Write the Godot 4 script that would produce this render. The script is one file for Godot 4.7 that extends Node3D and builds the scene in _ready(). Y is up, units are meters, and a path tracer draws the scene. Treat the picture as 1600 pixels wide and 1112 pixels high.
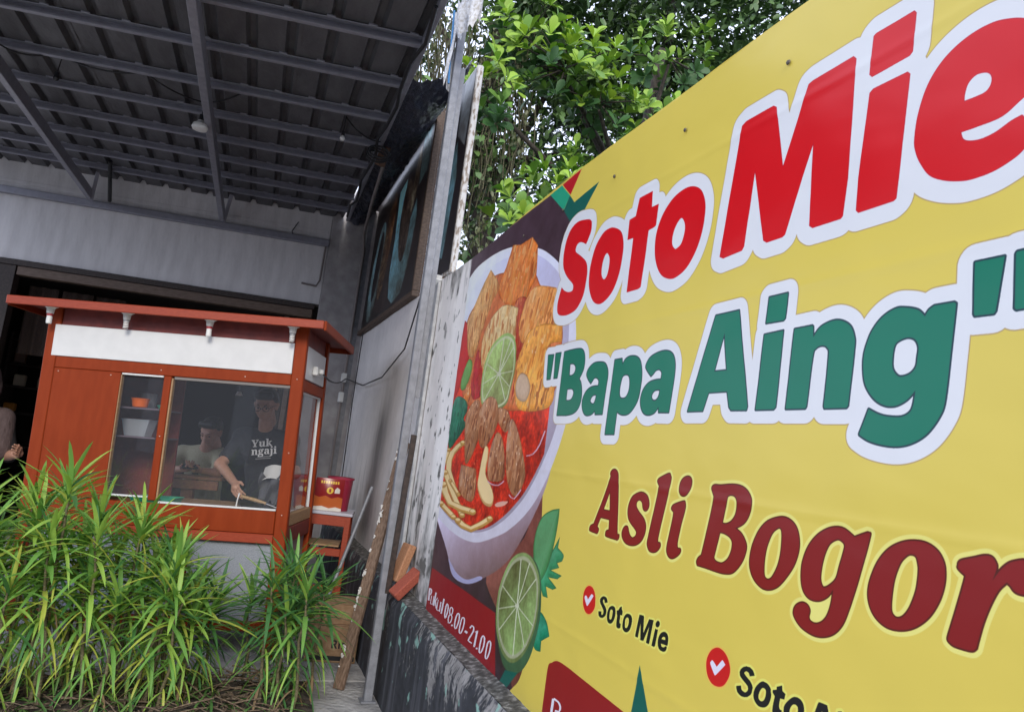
extends Node3D

# ---------------------------------------------------------------- helpers
var rng := RandomNumberGenerator.new()
var used := {}
var noises := {}
var M := {}

func lin(r: float, g: float, b: float, a := 1.0) -> Color:
	var c := Color(r, g, b).linear_to_srgb()
	c.a = a
	return c

func noise_tex(seed_: int, freq: float, ramp: Array, oct := 4, size := 512, type := FastNoiseLite.TYPE_SIMPLEX_SMOOTH) -> NoiseTexture2D:
	var n := FastNoiseLite.new()
	n.seed = seed_
	n.noise_type = type
	n.frequency = freq
	n.fractal_octaves = oct
	var t := NoiseTexture2D.new()
	t.width = size
	t.height = size
	t.seamless = true
	t.noise = n
	var g := Gradient.new()
	g.offsets = PackedFloat32Array()
	g.colors = PackedColorArray()
	for r in ramp:
		g.add_point(r[0], r[1])
	while g.get_point_count() > ramp.size():
		g.remove_point(0)
	t.color_ramp = g
	return t

func bump_tex(seed_: int, freq: float, strength: float, oct := 4, size := 512) -> NoiseTexture2D:
	var n := FastNoiseLite.new()
	n.seed = seed_
	n.frequency = freq
	n.fractal_octaves = oct
	var t := NoiseTexture2D.new()
	t.width = size
	t.height = size
	t.seamless = true
	t.as_normal_map = true
	t.bump_strength = strength
	t.noise = n
	return t

# plain material, linear colour
func pm(key: String, c: Color, rough := 0.6, metal := 0.0, spec := 0.5) -> StandardMaterial3D:
	if M.has(key):
		return M[key]
	var m := StandardMaterial3D.new()
	m.resource_name = key
	m.albedo_color = c
	m.roughness = rough
	m.metallic = metal
	m.metallic_specular = spec
	M[key] = m
	return m

# noisy material: ramp between colours, world triplanar at tiles per metre, optional bump
func nm(key: String, ramp: Array, tiles: Vector3, freq := 0.012, rough := 0.7, bump := 0.0, bfreq := 0.05, metal := 0.0, seed_ := 1) -> StandardMaterial3D:
	if M.has(key):
		return M[key]
	var m := pm(key, Color.WHITE, rough, metal)
	m.albedo_texture = noise_tex(seed_, freq, ramp, 5)
	m.uv1_triplanar = true
	m.uv1_world_triplanar = true
	m.uv1_scale = tiles
	if bump > 0.0:
		m.normal_enabled = true
		m.normal_texture = bump_tex(seed_ + 7, bfreq, 6.0)
		m.normal_scale = bump
	return m

func numbered(called: String) -> String:
	var n: int = used.get(called, 0)
	used[called] = n + 1
	return called if n == 0 else "%s_%03d" % [called, n]

func tag(o: Node3D, label: String, category: String, group := "", kind := "") -> Node3D:
	o.set_meta("label", label)
	o.set_meta("category", category)
	if group != "":
		o.set_meta("group", group)
	if kind != "":
		o.set_meta("kind", kind)
	return o

func thing(called: String, label: String, category: String, tr := Transform3D(), group := "") -> Node3D:
	var o := Node3D.new()
	o.name = numbered(called)
	add_child(o, true)
	o.transform = tr
	tag(o, label, category, group)
	return o

func part(called: String, mesh: Mesh, m: Material, parent: Node, tr := Transform3D()) -> MeshInstance3D:
	var o := MeshInstance3D.new()
	o.name = called
	o.mesh = mesh
	o.material_override = m
	parent.add_child(o, true)
	o.transform = tr
	return o

func solo(called: String, mesh: Mesh, m: Material, label: String, category: String, tr := Transform3D(), group := "", kind := "") -> MeshInstance3D:
	var o := part(numbered(called), mesh, m, self, tr)
	tag(o, label, category, group, kind)
	return o

func struct(called: String, mesh: Mesh, m: Material, tr := Transform3D()) -> MeshInstance3D:
	var o := part(called, mesh, m, self, tr)
	o.set_meta("kind", "structure")
	return o

class MB:
	var st := SurfaceTool.new()
	func _init() -> void:
		st.begin(Mesh.PRIMITIVE_TRIANGLES)
	func tri(a: Vector3, b: Vector3, c: Vector3, n: Vector3) -> void:
		if (b - a).cross(c - a).dot(n) > 0.0:
			var t := b
			b = c
			c = t
		for p: Vector3 in [a, b, c]:
			st.set_normal(n)
			st.add_vertex(p)
	func tri3(a: Vector3, b: Vector3, c: Vector3, na: Vector3, nb: Vector3, nc: Vector3) -> void:
		if (b - a).cross(c - a).dot(na + nb + nc) > 0.0:
			var t := b
			b = c
			c = t
			t = nb
			nb = nc
			nc = t
		st.set_normal(na)
		st.add_vertex(a)
		st.set_normal(nb)
		st.add_vertex(b)
		st.set_normal(nc)
		st.add_vertex(c)
	func quad(a: Vector3, b: Vector3, c: Vector3, d: Vector3, n := Vector3.ZERO) -> void:
		if n == Vector3.ZERO:
			n = (b - a).cross(c - a).normalized()
		tri(a, b, c, n)
		tri(a, c, d, n)
	# chamfered box, centre c, full size s
	func box(c: Vector3, s: Vector3, bev := 0.004, basis := Basis()) -> void:
		var h := s / 2.0
		bev = minf(bev, minf(h.x, minf(h.y, h.z)) * 0.6)
		var f := func(v: Vector3) -> Vector3: return c + basis * v
		for ax in 3:
			for sg: float in [-1.0, 1.0]:
				var n := Vector3.ZERO
				n[ax] = sg
				var u := (ax + 1) % 3
				var w := (ax + 2) % 3
				var ps := []
				for k: Vector2 in [Vector2(-1, -1), Vector2(1, -1), Vector2(1, 1), Vector2(-1, 1)]:
					var p := Vector3.ZERO
					p[ax] = sg * h[ax]
					p[u] = k.x * (h[u] - bev)
					p[w] = k.y * (h[w] - bev)
					ps.append(f.call(p))
				quad(ps[0], ps[1], ps[2], ps[3], basis * n)
				for sg2: float in [-1.0, 1.0]:
					if bev <= 0.0:
						continue
					# edge between faces ax(sg) and u(sg2), running along w
					var a := Vector3.ZERO
					a[ax] = sg * h[ax]
					a[u] = sg2 * (h[u] - bev)
					a[w] = -(h[w] - bev)
					var b := a
					b[w] = h[w] - bev
					var d := Vector3.ZERO
					d[ax] = sg * (h[ax] - bev)
					d[u] = sg2 * h[u]
					d[w] = -(h[w] - bev)
					var e := d
					e[w] = h[w] - bev
					var nn := Vector3.ZERO
					nn[ax] = sg
					nn[u] = sg2
					quad(f.call(a), f.call(b), f.call(e), f.call(d), basis * nn.normalized())
		if bev > 0.0:
			for x: float in [-1.0, 1.0]:
				for y: float in [-1.0, 1.0]:
					for z: float in [-1.0, 1.0]:
						var g := Vector3(x, y, z)
						var i := h - Vector3.ONE * bev
						tri(f.call(Vector3(x * h.x, y * i.y, z * i.z)), f.call(Vector3(x * i.x, y * h.y, z * i.z)), f.call(Vector3(x * i.x, y * i.y, z * h.z)), basis * g.normalized())
	func span(a: Vector3, b: Vector3, bev := 0.004) -> void:   # box between two opposite corners
		box((a + b) / 2.0, (b - a).abs(), bev)
	# square bar from a to b
	func bar(a: Vector3, b: Vector3, w: float, h: float, bev := 0.003, up := Vector3.UP) -> void:
		var z := (b - a).normalized()
		if absf(z.dot(up)) > 0.98:
			up = Vector3.BACK
		var x := up.cross(z).normalized()
		var y := z.cross(x)
		box((a + b) / 2.0, Vector3(w, h, a.distance_to(b)), bev, Basis(x, y, z))
	func tube(ps: Array, r, sides := 8, caps := true) -> void:
		var n := ps.size()
		var rings := []
		var px := Vector3.ZERO
		for i in n:
			var t: Vector3 = (ps[mini(i + 1, n - 1)] - ps[maxi(i - 1, 0)]).normalized()
			if px == Vector3.ZERO:
				px = t.cross(Vector3.UP if absf(t.y) < 0.9 else Vector3.RIGHT).normalized()
			px = (px - t * px.dot(t)).normalized()
			var py := t.cross(px)
			var rad: float = r[i] if r is Array or r is PackedFloat32Array else r
			var ring := []
			for k in sides:
				var a := TAU * k / sides
				var d := px * cos(a) + py * sin(a)
				ring.append([ps[i] + d * rad, d])
			rings.append(ring)
		for i in n - 1:
			for k in sides:
				var a: Array = rings[i][k]
				var b: Array = rings[i][(k + 1) % sides]
				var c: Array = rings[i + 1][(k + 1) % sides]
				var d: Array = rings[i + 1][k]
				tri3(a[0], b[0], c[0], a[1], b[1], c[1])
				tri3(a[0], c[0], d[0], a[1], c[1], d[1])
		if caps:
			for e: int in [0, n - 1]:
				var t: Vector3 = (ps[1] - ps[0]).normalized() * -1.0 if e == 0 else (ps[n - 1] - ps[n - 2]).normalized()
				for k in range(1, sides - 1):
					tri(rings[e][0][0], rings[e][k][0], rings[e][k + 1][0], t)
	# profile of (radius, height) turned round y
	func lathe(prof: Array, seg := 20, tr := Transform3D()) -> void:
		var n := prof.size()
		for i in n - 1:
			var p: Vector2 = prof[i]
			var q: Vector2 = prof[i + 1]
			var d := (q - p).normalized()
			var nr := Vector2(d.y, -d.x)
			for k in seg:
				var a := TAU * k / seg
				var b := TAU * (k + 1) / seg
				var ca := Vector3(cos(a), 0, sin(a))
				var cb := Vector3(cos(b), 0, sin(b))
				var na := (tr.basis * (ca * nr.x + Vector3.UP * nr.y)).normalized()
				var nb := (tr.basis * (cb * nr.x + Vector3.UP * nr.y)).normalized()
				var v0 := tr * (ca * p.x + Vector3.UP * p.y)
				var v1 := tr * (cb * p.x + Vector3.UP * p.y)
				var v2 := tr * (cb * q.x + Vector3.UP * q.y)
				var v3 := tr * (ca * q.x + Vector3.UP * q.y)
				if p.x > 0.0:
					tri3(v0, v1, v2, na, nb, nb)
				if q.x > 0.0:
					tri3(v0, v2, v3, na, nb, na)
	# flat outline in the xy plane, thickness along z
	func slab(outline: PackedVector2Array, z0: float, z1: float, tr := Transform3D()) -> void:
		var idx := Geometry2D.triangulate_polygon(outline)
		for z: float in [z0, z1]:
			var n := tr.basis * Vector3(0, 0, 1 if z == maxf(z0, z1) else -1)
			for i in range(0, idx.size(), 3):
				var p: Array = []
				for j in 3:
					var v := outline[idx[i + j]]
					p.append(tr * Vector3(v.x, v.y, z))
				tri(p[0], p[1], p[2], n.normalized())
		var cw := Geometry2D.is_polygon_clockwise(outline)
		for i in outline.size():
			var a := outline[i]
			var b := outline[(i + 1) % outline.size()]
			var d := (b - a).normalized()
			var n2 := Vector2(d.y, -d.x) * (-1.0 if cw else 1.0)
			quad(tr * Vector3(a.x, a.y, z0), tr * Vector3(b.x, b.y, z0), tr * Vector3(b.x, b.y, z1), tr * Vector3(a.x, a.y, z1), (tr.basis * Vector3(n2.x, n2.y, 0)).normalized())
	func done() -> ArrayMesh:
		return st.commit()

func bx(c: Vector3, s: Vector3, bev := 0.004, basis := Basis()) -> ArrayMesh:
	var b := MB.new()
	b.box(c, s, bev, basis)
	return b.done()

func sp(a: Vector3, b: Vector3, bev := 0.004) -> ArrayMesh:
	return bx((a + b) / 2.0, (b - a).abs(), bev)

func br(a: Vector3, b: Vector3, w: float, h: float, bev := 0.003) -> ArrayMesh:
	var m := MB.new()
	m.bar(a, b, w, h, bev)
	return m.done()

func tb(ps: Array, r, sides := 8) -> ArrayMesh:
	var m := MB.new()
	m.tube(ps, r, sides)
	return m.done()

func lt(prof: Array, seg := 20, tr := Transform3D()) -> ArrayMesh:
	var m := MB.new()
	m.lathe(prof, seg, tr)
	return m.done()

# grid sheet: f(u, v) -> Vector3, smooth
func sheet(nu: int, nv: int, f: Callable, uvs := true) -> ArrayMesh:
	var st := SurfaceTool.new()
	st.begin(Mesh.PRIMITIVE_TRIANGLES)
	for j in nv + 1:
		for i in nu + 1:
			var u := float(i) / nu
			var v := float(j) / nv
			if uvs:
				st.set_uv(Vector2(u, 1.0 - v))
			st.add_vertex(f.call(u, v))
	for j in nv:
		for i in nu:
			var a := j * (nu + 1) + i
			for k: int in [a, a + nu + 1, a + 1, a + 1, a + nu + 1, a + nu + 2]:
				st.add_index(k)
	st.generate_normals()
	return st.commit()

func sag(a: Vector3, b: Vector3, drop: float, n := 10) -> Array:
	var out := []
	for i in n + 1:
		var t := float(i) / n
		out.append(a.lerp(b, t) + Vector3.DOWN * drop * 4.0 * t * (1.0 - t))
	return out

# ---------------------------------------------------------------- printed sheets: polygons filled into a picture (flat print only)
class Canvas:
	var w: int
	var h: int
	var u0: float
	var v0: float
	var sc: float          # pixels per millimetre
	var data := PackedByteArray()
	var nz := FastNoiseLite.new()
	func _init(u0_: float, v0_: float, du: float, dv: float, sc_: float, bg: Color) -> void:
		u0 = u0_
		v0 = v0_
		sc = sc_
		w = int(du * sc)
		h = int(dv * sc)
		nz.seed = 5
		nz.frequency = 0.01
		nz.fractal_octaves = 4
		var row := PackedByteArray()
		row.resize(w * 3)
		for i in w:
			row[i * 3] = int(bg.r * 255.0)
			row[i * 3 + 1] = int(bg.g * 255.0)
			row[i * 3 + 2] = int(bg.b * 255.0)
		for j in h:
			data.append_array(row)
	# contours in mm; coverage by four sub-rows; grain gives printed variation of the picture, tone lightens towards up and left
	func fill(cs: Array, c: Color, grain := 0.0, tone := 0.0, streak := Vector2.ONE) -> void:
		var lo := Vector2(1e9, 1e9)
		var hi := -lo
		var px := []
		for con: PackedVector2Array in cs:
			var q := PackedVector2Array()
			for p in con:
				var s := Vector2((p.x - u0) * sc, h - (p.y - v0) * sc)
				q.append(s)
				lo = lo.min(s)
				hi = hi.max(s)
			px.append(q)
		var x0 := clampi(int(floor(lo.x)), 0, w)
		var x1 := clampi(int(ceil(hi.x)) + 1, 0, w)
		var y0 := clampi(int(floor(lo.y)), 0, h)
		var y1 := clampi(int(ceil(hi.y)) + 1, 0, h)
		if x1 <= x0 or y1 <= y0:
			return
		var cov := PackedFloat32Array()
		cov.resize(x1 - x0 + 2)
		for y in range(y0, y1):
			cov.fill(0.0)
			var first := x1
			var last := x0
			for sub in 4:
				var yy := y + 0.125 + 0.25 * sub
				var xs := PackedFloat32Array()
				for q: PackedVector2Array in px:
					var n := q.size()
					var a := q[n - 1]
					for i in n:
						var b := q[i]
						if (a.y <= yy) != (b.y <= yy):
							xs.append(a.x + (b.x - a.x) * (yy - a.y) / (b.y - a.y))
						a = b
				xs.sort()
				for i in range(0, xs.size() - 1, 2):
					var l := clampf(xs[i], x0, x1)
					var r := clampf(xs[i + 1], x0, x1)
					if r <= l:
						continue
					var il := int(l)
					var ir := int(r)
					first = mini(first, il)
					last = maxi(last, mini(ir, x1 - 1))
					if il == ir:
						cov[il - x0] += (r - l) * 0.25
					else:
						cov[il - x0] += (il + 1 - l) * 0.25
						for x in range(il + 1, ir):
							cov[x - x0] += 0.25
						cov[ir - x0] += (r - ir) * 0.25
			for x in range(first, last + 1):
				var k := minf(cov[x - x0], 1.0)
				if k <= 0.0:
					continue
				var cc := c
				if grain > 0.0:
					var g := nz.get_noise_2d(x * streak.x, y * streak.y) * grain + nz.get_noise_2d(x * 5.0 * streak.x + 300.0, y * 5.0 * streak.y) * grain * 0.6
					if tone != 0.0:
						g += tone * (0.5 - (y - lo.y) / (hi.y - lo.y)) + tone * (0.5 - (x - lo.x) / (hi.x - lo.x))
					cc = Color(clampf(c.r * (1.0 + g), 0, 1), clampf(c.g * (1.0 + g * 1.25), 0, 1), clampf(c.b * (1.0 + g * 1.4), 0, 1))
				var o := (y * w + x) * 3
				data[o] = int(lerpf(data[o], cc.r * 255.0, k))
				data[o + 1] = int(lerpf(data[o + 1], cc.g * 255.0, k))
				data[o + 2] = int(lerpf(data[o + 2], cc.b * 255.0, k))
	func tex() -> ImageTexture:
		return ImageTexture.create_from_image(Image.create_from_data(w, h, false, Image.FORMAT_RGB8, data))

# "x,y x,y! ..." in mm: points joined by a smooth curve, "!" marks a corner
func outline(s: String) -> PackedVector2Array:
	var ps := PackedVector2Array()
	var co := []
	for t in s.split(" ", false):
		co.append(t.ends_with("!"))
		var ab := t.trim_suffix("!").split(",")
		ps.append(Vector2(ab[0].to_float(), ab[1].to_float()))
	var out := PackedVector2Array()
	var n := ps.size()
	for i in n:
		var p := ps[i]
		var q := ps[(i + 1) % n]
		out.append(p)
		if co[i] and co[(i + 1) % n]:
			continue
		var a := ps[(i + n - 1) % n] if not co[i] else p
		var d := ps[(i + 2) % n] if not co[(i + 1) % n] else q
		for k in range(1, 5):
			out.append(p.cubic_interpolate(q, a, d, k / 5.0))
	return out

var shapes := []
func _g(layer: String, s: String) -> void:
	var cs := []
	for c in s.split("|"):
		cs.append(outline(c))
	shapes.append([layer, cs])

func grown(c: PackedVector2Array, d: float) -> Array:
	return Geometry2D.offset_polygon(c, d, Geometry2D.JOIN_ROUND)

# ---------------------------------------------------------------- bodies: smooth union of tapered capsules, meshed with surface nets
# bone: [a, b, ra, rb] or [a, b, ra, rb, squash] (squash: Vector3 scale of the space across)
func body(bones: Array, cell: float, k: float) -> ArrayMesh:
	var lo := Vector3(1e9, 1e9, 1e9)
	var hi := -lo
	for b in bones:
		var r: float = maxf(b[2], b[3]) * 1.1 + k
		lo = lo.min(b[0] - Vector3.ONE * r).min(b[1] - Vector3.ONE * r)
		hi = hi.max(b[0] + Vector3.ONE * r).max(b[1] + Vector3.ONE * r)
	lo -= Vector3.ONE * cell * 2
	hi += Vector3.ONE * cell * 2
	var n := Vector3i(((hi - lo) / cell).ceil())
	var nx := n.x
	var ny := n.y
	var nz := n.z
	var f := PackedFloat32Array()
	f.resize(nx * ny * nz)
	f.fill(1.0)
	for b in bones:
		var a: Vector3 = b[0]
		var d: Vector3 = b[1] - b[0]
		var dd := maxf(d.length_squared(), 1e-9)
		var ra: float = b[2]
		var rb: float = b[3]
		var sq: Vector3 = b[4] if b.size() > 4 else Vector3.ONE
		var r := (maxf(ra, rb) * 1.15 + k + cell * 2) 
		var l := Vector3i(((a.min(b[1]) - Vector3.ONE * r - lo) / cell).floor()).clamp(Vector3i.ZERO, n - Vector3i.ONE)
		var g := Vector3i(((a.max(b[1]) + Vector3.ONE * r - lo) / cell).ceil()).clamp(Vector3i.ZERO, n - Vector3i.ONE)
		for z in range(l.z, g.z + 1):
			for y in range(l.y, g.y + 1):
				var at := (z * ny + y) * nx
				for x in range(l.x, g.x + 1):
					var p := lo + Vector3(x, y, z) * cell - a
					var t := clampf(p.dot(d) / dd, 0.0, 1.0)
					var s := ((p - d * t) * sq).length() - lerpf(ra, rb, t)
					var o := f[at + x]
					var hh := maxf(k - absf(o - s), 0.0) / k
					f[at + x] = minf(o, s) - hh * hh * k * 0.25
	var st := SurfaceTool.new()
	st.begin(Mesh.PRIMITIVE_TRIANGLES)
	var id := {}
	var count := 0
	for z in nz - 1:
		for y in ny - 1:
			for x in nx - 1:
				var base := (z * ny + y) * nx + x
				var mask := 0
				var sum := Vector3.ZERO
				var hits := 0
				var cv := [f[base], f[base + 1], f[base + nx], f[base + nx + 1], f[base + nx * ny], f[base + nx * ny + 1], f[base + nx * ny + nx], f[base + nx * ny + nx + 1]]
				for i in 8:
					if cv[i] < 0.0:
						mask |= 1 << i
				if mask == 0 or mask == 255:
					continue
				for e: Vector2i in [Vector2i(0, 1), Vector2i(2, 3), Vector2i(4, 5), Vector2i(6, 7), Vector2i(0, 2), Vector2i(1, 3), Vector2i(4, 6), Vector2i(5, 7), Vector2i(0, 4), Vector2i(1, 5), Vector2i(2, 6), Vector2i(3, 7)]:
					var u: float = cv[e.x]
					var v: float = cv[e.y]
					if (u < 0.0) != (v < 0.0):
						var t := u / (u - v)
						var pa := Vector3(e.x & 1, (e.x >> 1) & 1, e.x >> 2)
						var pb := Vector3(e.y & 1, (e.y >> 1) & 1, e.y >> 2)
						sum += pa.lerp(pb, t)
						hits += 1
				st.add_vertex(lo + (Vector3(x, y, z) + sum / hits) * cell)
				id[base] = count
				count += 1
	var step := [1, nx, nx * ny]
	for z in range(1, nz - 1):
		for y in range(1, ny - 1):
			for x in range(1, nx - 1):
				var base := (z * ny + y) * nx + x
				for ax in 3:
					var u := f[base]
					var v := f[base + step[ax]]
					if (u < 0.0) == (v < 0.0):
						continue
					var s1: int = step[(ax + 1) % 3]
					var s2: int = step[(ax + 2) % 3]
					var q := [id.get(base, -1), id.get(base - s1, -1), id.get(base - s1 - s2, -1), id.get(base - s2, -1)]
					if q.has(-1):
						continue
					var order := [0, 1, 2, 0, 2, 3] if v < 0.0 else [0, 2, 1, 0, 3, 2]
					for i: int in order:
						st.add_index(q[i])
	st.generate_normals()
	return st.commit()

# ================================================================ the place
func _ready() -> void:
	rng.seed = 11
	camera_and_light()
	setting()
	wall_side()
	canopy()
	shop()
	banner()
	trees()
	hedge()
	cart()
	people()
	cart_things()
	clutter()
	cables()
	street()

func camera_and_light() -> void:
	var cam := Camera3D.new()
	cam.name = "camera"
	cam.fov = rad_to_deg(2.0 * atan(556.0 / 1150.0))
	cam.near = 0.05
	cam.far = 400.0
	cam.transform = Transform3D(Basis(Vector3(0.92872305, 0.12141178, 0.35033224), Vector3(-0.16125145, 0.98309133, 0.08677211), Vector3(-0.33387344, -0.13707884, 0.93259741)), Vector3(0, 1.5, 0))
	add_child(cam)
	cam.current = true
	var e := Environment.new()
	e.background_mode = Environment.BG_SKY
	var sm := ProceduralSkyMaterial.new()
	sm.sky_top_color = lin(0.71, 0.79, 1.0)
	sm.sky_horizon_color = lin(0.73, 0.805, 1.0)
	sm.sky_curve = 0.15
	sm.ground_horizon_color = lin(0.3, 0.3, 0.32)
	sm.ground_bottom_color = lin(0.12, 0.12, 0.12)
	sm.sky_energy_multiplier = 1.0
	sm.energy_multiplier = SKY
	var sky := Sky.new()
	sky.sky_material = sm
	e.sky = sky
	e.tonemap_mode = Environment.TONE_MAPPER_LINEAR
	e.tonemap_exposure = EXPOSURE
	e.sdfgi_enabled = true
	e.ssao_enabled = true
	e.ssil_enabled = true
	var we := WorldEnvironment.new()
	we.name = "world"
	we.environment = e
	add_child(we)
	var sun := DirectionalLight3D.new()
	sun.name = "sun"
	sun.light_energy = 0.6
	sun.light_color = Color(1.0, 0.98, 0.95)
	sun.light_angular_distance = 18.0
	sun.shadow_enabled = true
	add_child(sun)
	sun.look_at_from_position(Vector3(-1.6, 4.5, 9), Vector3.ZERO)

const SKY := 1.6
const EXPOSURE := 1.2

func setting() -> void:
	# one ground sheet to the horizon, then the slab and the bed on top of it
	var g := MB.new()
	g.quad(Vector3(-200, -0.02, 200), Vector3(200, -0.02, 200), Vector3(200, -0.02, -200), Vector3(-200, -0.02, -200), Vector3.UP)
	struct("ground", g.done(), nm("asphalt", [[0.2, lin(0.035, 0.035, 0.037)], [0.8, lin(0.075, 0.072, 0.07)]], Vector3(0.8, 0.8, 0.8), 0.02, 0.9, 0.6, 0.2))
	struct("concrete_floor", sp(Vector3(-6, -0.1, -14.0), Vector3(1.1, 0.0, -4.86), 0.01), nm("concrete", [[0.15, lin(0.24, 0.235, 0.235)], [0.5, lin(0.36, 0.35, 0.345)], [0.85, lin(0.46, 0.45, 0.44)]], Vector3(0.5, 0.5, 0.5), 0.015, 0.85, 0.35, 0.08, 0.0, 3))
	struct("pavement", sp(Vector3(-30, -0.1, -3.96), Vector3(1.03, -0.006, 4.0), 0.01), nm("paving", [[0.2, lin(0.36, 0.35, 0.335)], [0.8, lin(0.48, 0.465, 0.45)]], Vector3(0.5, 0.5, 0.5), 0.02, 0.9, 0.3, 0.1, 0.0, 2))
	struct("concrete_path", sp(Vector3(0.46, -0.1, -4.855), Vector3(1.05, -0.002, -3.9), 0.01), M["concrete"])
	var nzb := FastNoiseLite.new()
	nzb.seed = 4
	nzb.frequency = 3.0
	var bed := sheet(90, 26, func(u: float, v: float) -> Vector3:
		var x := lerpf(-4.5, 0.64, u)
		var z := lerpf(-3.95, -4.9, v)
		var m := 1.0 - pow(absf(v * 2.0 - 1.0), 4.0)
		return Vector3(x, -0.03 + m * (0.06 + 0.03 * nzb.get_noise_2d(x, z) + 0.015 * nzb.get_noise_2d(x * 4.0, z * 4.0)), z))
	struct("soil_bed", bed, nm("soil", [[0.2, lin(0.022, 0.017, 0.013)], [0.5, lin(0.05, 0.038, 0.028)], [0.8, lin(0.1, 0.08, 0.06)]], Vector3(1.6, 1.6, 1.6), 0.02, 1.0, 0.9, 0.15, 0.0, 5))
	# dead leaves and twigs on the bed
	var lit := MB.new()
	for i in 700:
		var p := Vector3(rng.randf_range(-2.0, 0.5), rng.randf_range(0.02, 0.06), rng.randf_range(-4.85, -4.0))
		var a := rng.randf() * TAU
		var d := Vector3(cos(a), rng.randf_range(-0.2, 0.25), sin(a))
		var s := d.cross(Vector3.UP).normalized() * rng.randf_range(0.006, 0.014)
		var l := rng.randf_range(0.04, 0.16)
		lit.quad(p - d * l * 0.5, p + s, p + d * l * 0.5, p - s + Vector3.UP * 0.01)
	for i in 160:
		var p := Vector3(rng.randf_range(-2.0, 0.5), rng.randf_range(0.03, 0.07), rng.randf_range(-4.85, -4.0))
		var a := rng.randf() * TAU
		var d := Vector3(cos(a), rng.randf_range(-0.15, 0.35), sin(a)) * rng.randf_range(0.06, 0.2)
		lit.tube([p - d, p + d * 0.3 + Vector3(0, 0.01, 0.01), p + d], rng.randf_range(0.002, 0.005), 5)
	var ls := solo("leaf_litter", lit.done(), nm("litter", [[0.25, lin(0.07, 0.045, 0.03)], [0.5, lin(0.16, 0.11, 0.07)], [0.8, lin(0.26, 0.2, 0.14)]], Vector3(6, 6, 6), 0.02, 0.9, 0.0, 0.1, 0.0, 6), "dead leaves and twigs lying on the dark soil under the plants", "leaf litter", Transform3D(), "", "stuff")
	ls.set_meta("kind", "stuff")

# stains that belong to the wall: mould at the foot and top, rain streaks, one soot patch
func wall_picture(w: int, h: int) -> ImageTexture:
	var n := FastNoiseLite.new()
	n.seed = 21
	n.frequency = 0.006
	n.fractal_octaves = 5
	var data := PackedByteArray()
	data.resize(w * h * 3)
	for y in h:
		var v := 1.0 - float(y) / h           # 0 at the ledge, 1 at the top
		for x in w:
			var u := float(x) / w             # 0 far, 1 near
			var base := n.get_noise_2d(x, y) * 0.5 + 0.5
			var fine := n.get_noise_2d(x * 6.0, y * 6.0)
			var streak := n.get_noise_2d(x * 3.5, y * 0.6 + 900.0)
			var near := smoothstep(0.72, 0.82, u)
			var c := Color(0.88, 0.84, 0.82) * (0.86 + 0.2 * base + 0.05 * fine + 0.1 * near)
			c = c.lerp(Color(0.5, 0.46, 0.43), clampf(streak * 1.1, 0, 1) * (0.16 + 0.2 * near))
			# black mould
			var m := smoothstep(0.36, 0.03, v + 0.4 * streak) * (0.35 + 0.65 * near) + smoothstep(0.9, 1.0, v + 0.18 * streak) * near * 0.8
			m += near * smoothstep(0.3, 0.5, n.get_noise_2d(x * 4.0, y * 2.8 + 400.0) + 0.3 * fine) * smoothstep(0.75, 0.35, absf(v - 0.35))
			c = c.lerp(Color(0.07, 0.068, 0.06), clampf(m * (0.75 + 0.5 * fine), 0, 0.93))
			# soot patch, leaning
			var su := u - 0.485 - (v - 0.35) * 0.1
			var s := exp(-su * su / 0.0035) * smoothstep(-0.05, 0.12, v) * smoothstep(0.78, 0.45, v)
			c = c.lerp(Color(0.1, 0.095, 0.1), clampf(s * (0.85 + 0.3 * streak), 0, 0.8))
			var o := (y * w + x) * 3
			c = c.linear_to_srgb()
			data[o] = int(clampf(c.r, 0, 1) * 255)
			data[o + 1] = int(clampf(c.g, 0, 1) * 255)
			data[o + 2] = int(clampf(c.b, 0, 1) * 255)
	return ImageTexture.create_from_image(Image.create_from_data(w, h, false, Image.FORMAT_RGB8, data))

func u_of(x: int, w: int) -> float:
	return float(x) / w

func dado_picture(w: int, h: int) -> ImageTexture:
	var n := FastNoiseLite.new()
	n.seed = 33
	n.frequency = 0.008
	n.fractal_octaves = 5
	var data := PackedByteArray()
	data.resize(w * h * 3)
	for y in h:
		var v := 1.0 - float(y) / h
		for x in w:
			var fine := n.get_noise_2d(x * 5.0, y * 5.0)
			var c := Color(0.03, 0.032, 0.04) * (0.9 + 0.6 * fine)
			var peel := 0.4 * n.get_noise_2d(x * 8.0, y * 2.2) + 0.4 * n.get_noise_2d(x * 26.0, y * 13.0) + 0.6 * v * v - 0.62 + 0.75 * n.get_noise_2d(x * 1.7, y * 0.7 + 777.0) + 0.2 * smoothstep(0.6, 0.85, u_of(x, w))
			c = c.lerp(Color(0.11, 0.112, 0.13), clampf(n.get_noise_2d(x * 5.0, y * 0.35 + 50.0) * 1.3, 0, 0.8))
			c = c.lerp(Color(0.36, 0.345, 0.34) * (0.8 + 0.5 * fine), smoothstep(0.14, 0.34, peel))
			c = c.lerp(Color(0.2, 0.19, 0.18), smoothstep(0.08, 0.18, peel) * 0.4)
			var green := n.get_noise_2d(x * 3.0 + 4000.0, y * 2.0) + v * 0.3
			c = c.lerp(Color(0.25, 0.45, 0.38), smoothstep(0.62, 0.72, green) * 0.8)
			c = c.linear_to_srgb()
			var o := (y * w + x) * 3
			data[o] = int(clampf(c.r, 0, 1) * 255)
			data[o + 1] = int(clampf(c.g, 0, 1) * 255)
			data[o + 2] = int(clampf(c.b, 0, 1) * 255)
	return ImageTexture.create_from_image(Image.create_from_data(w, h, false, Image.FORMAT_RGB8, data))

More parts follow.
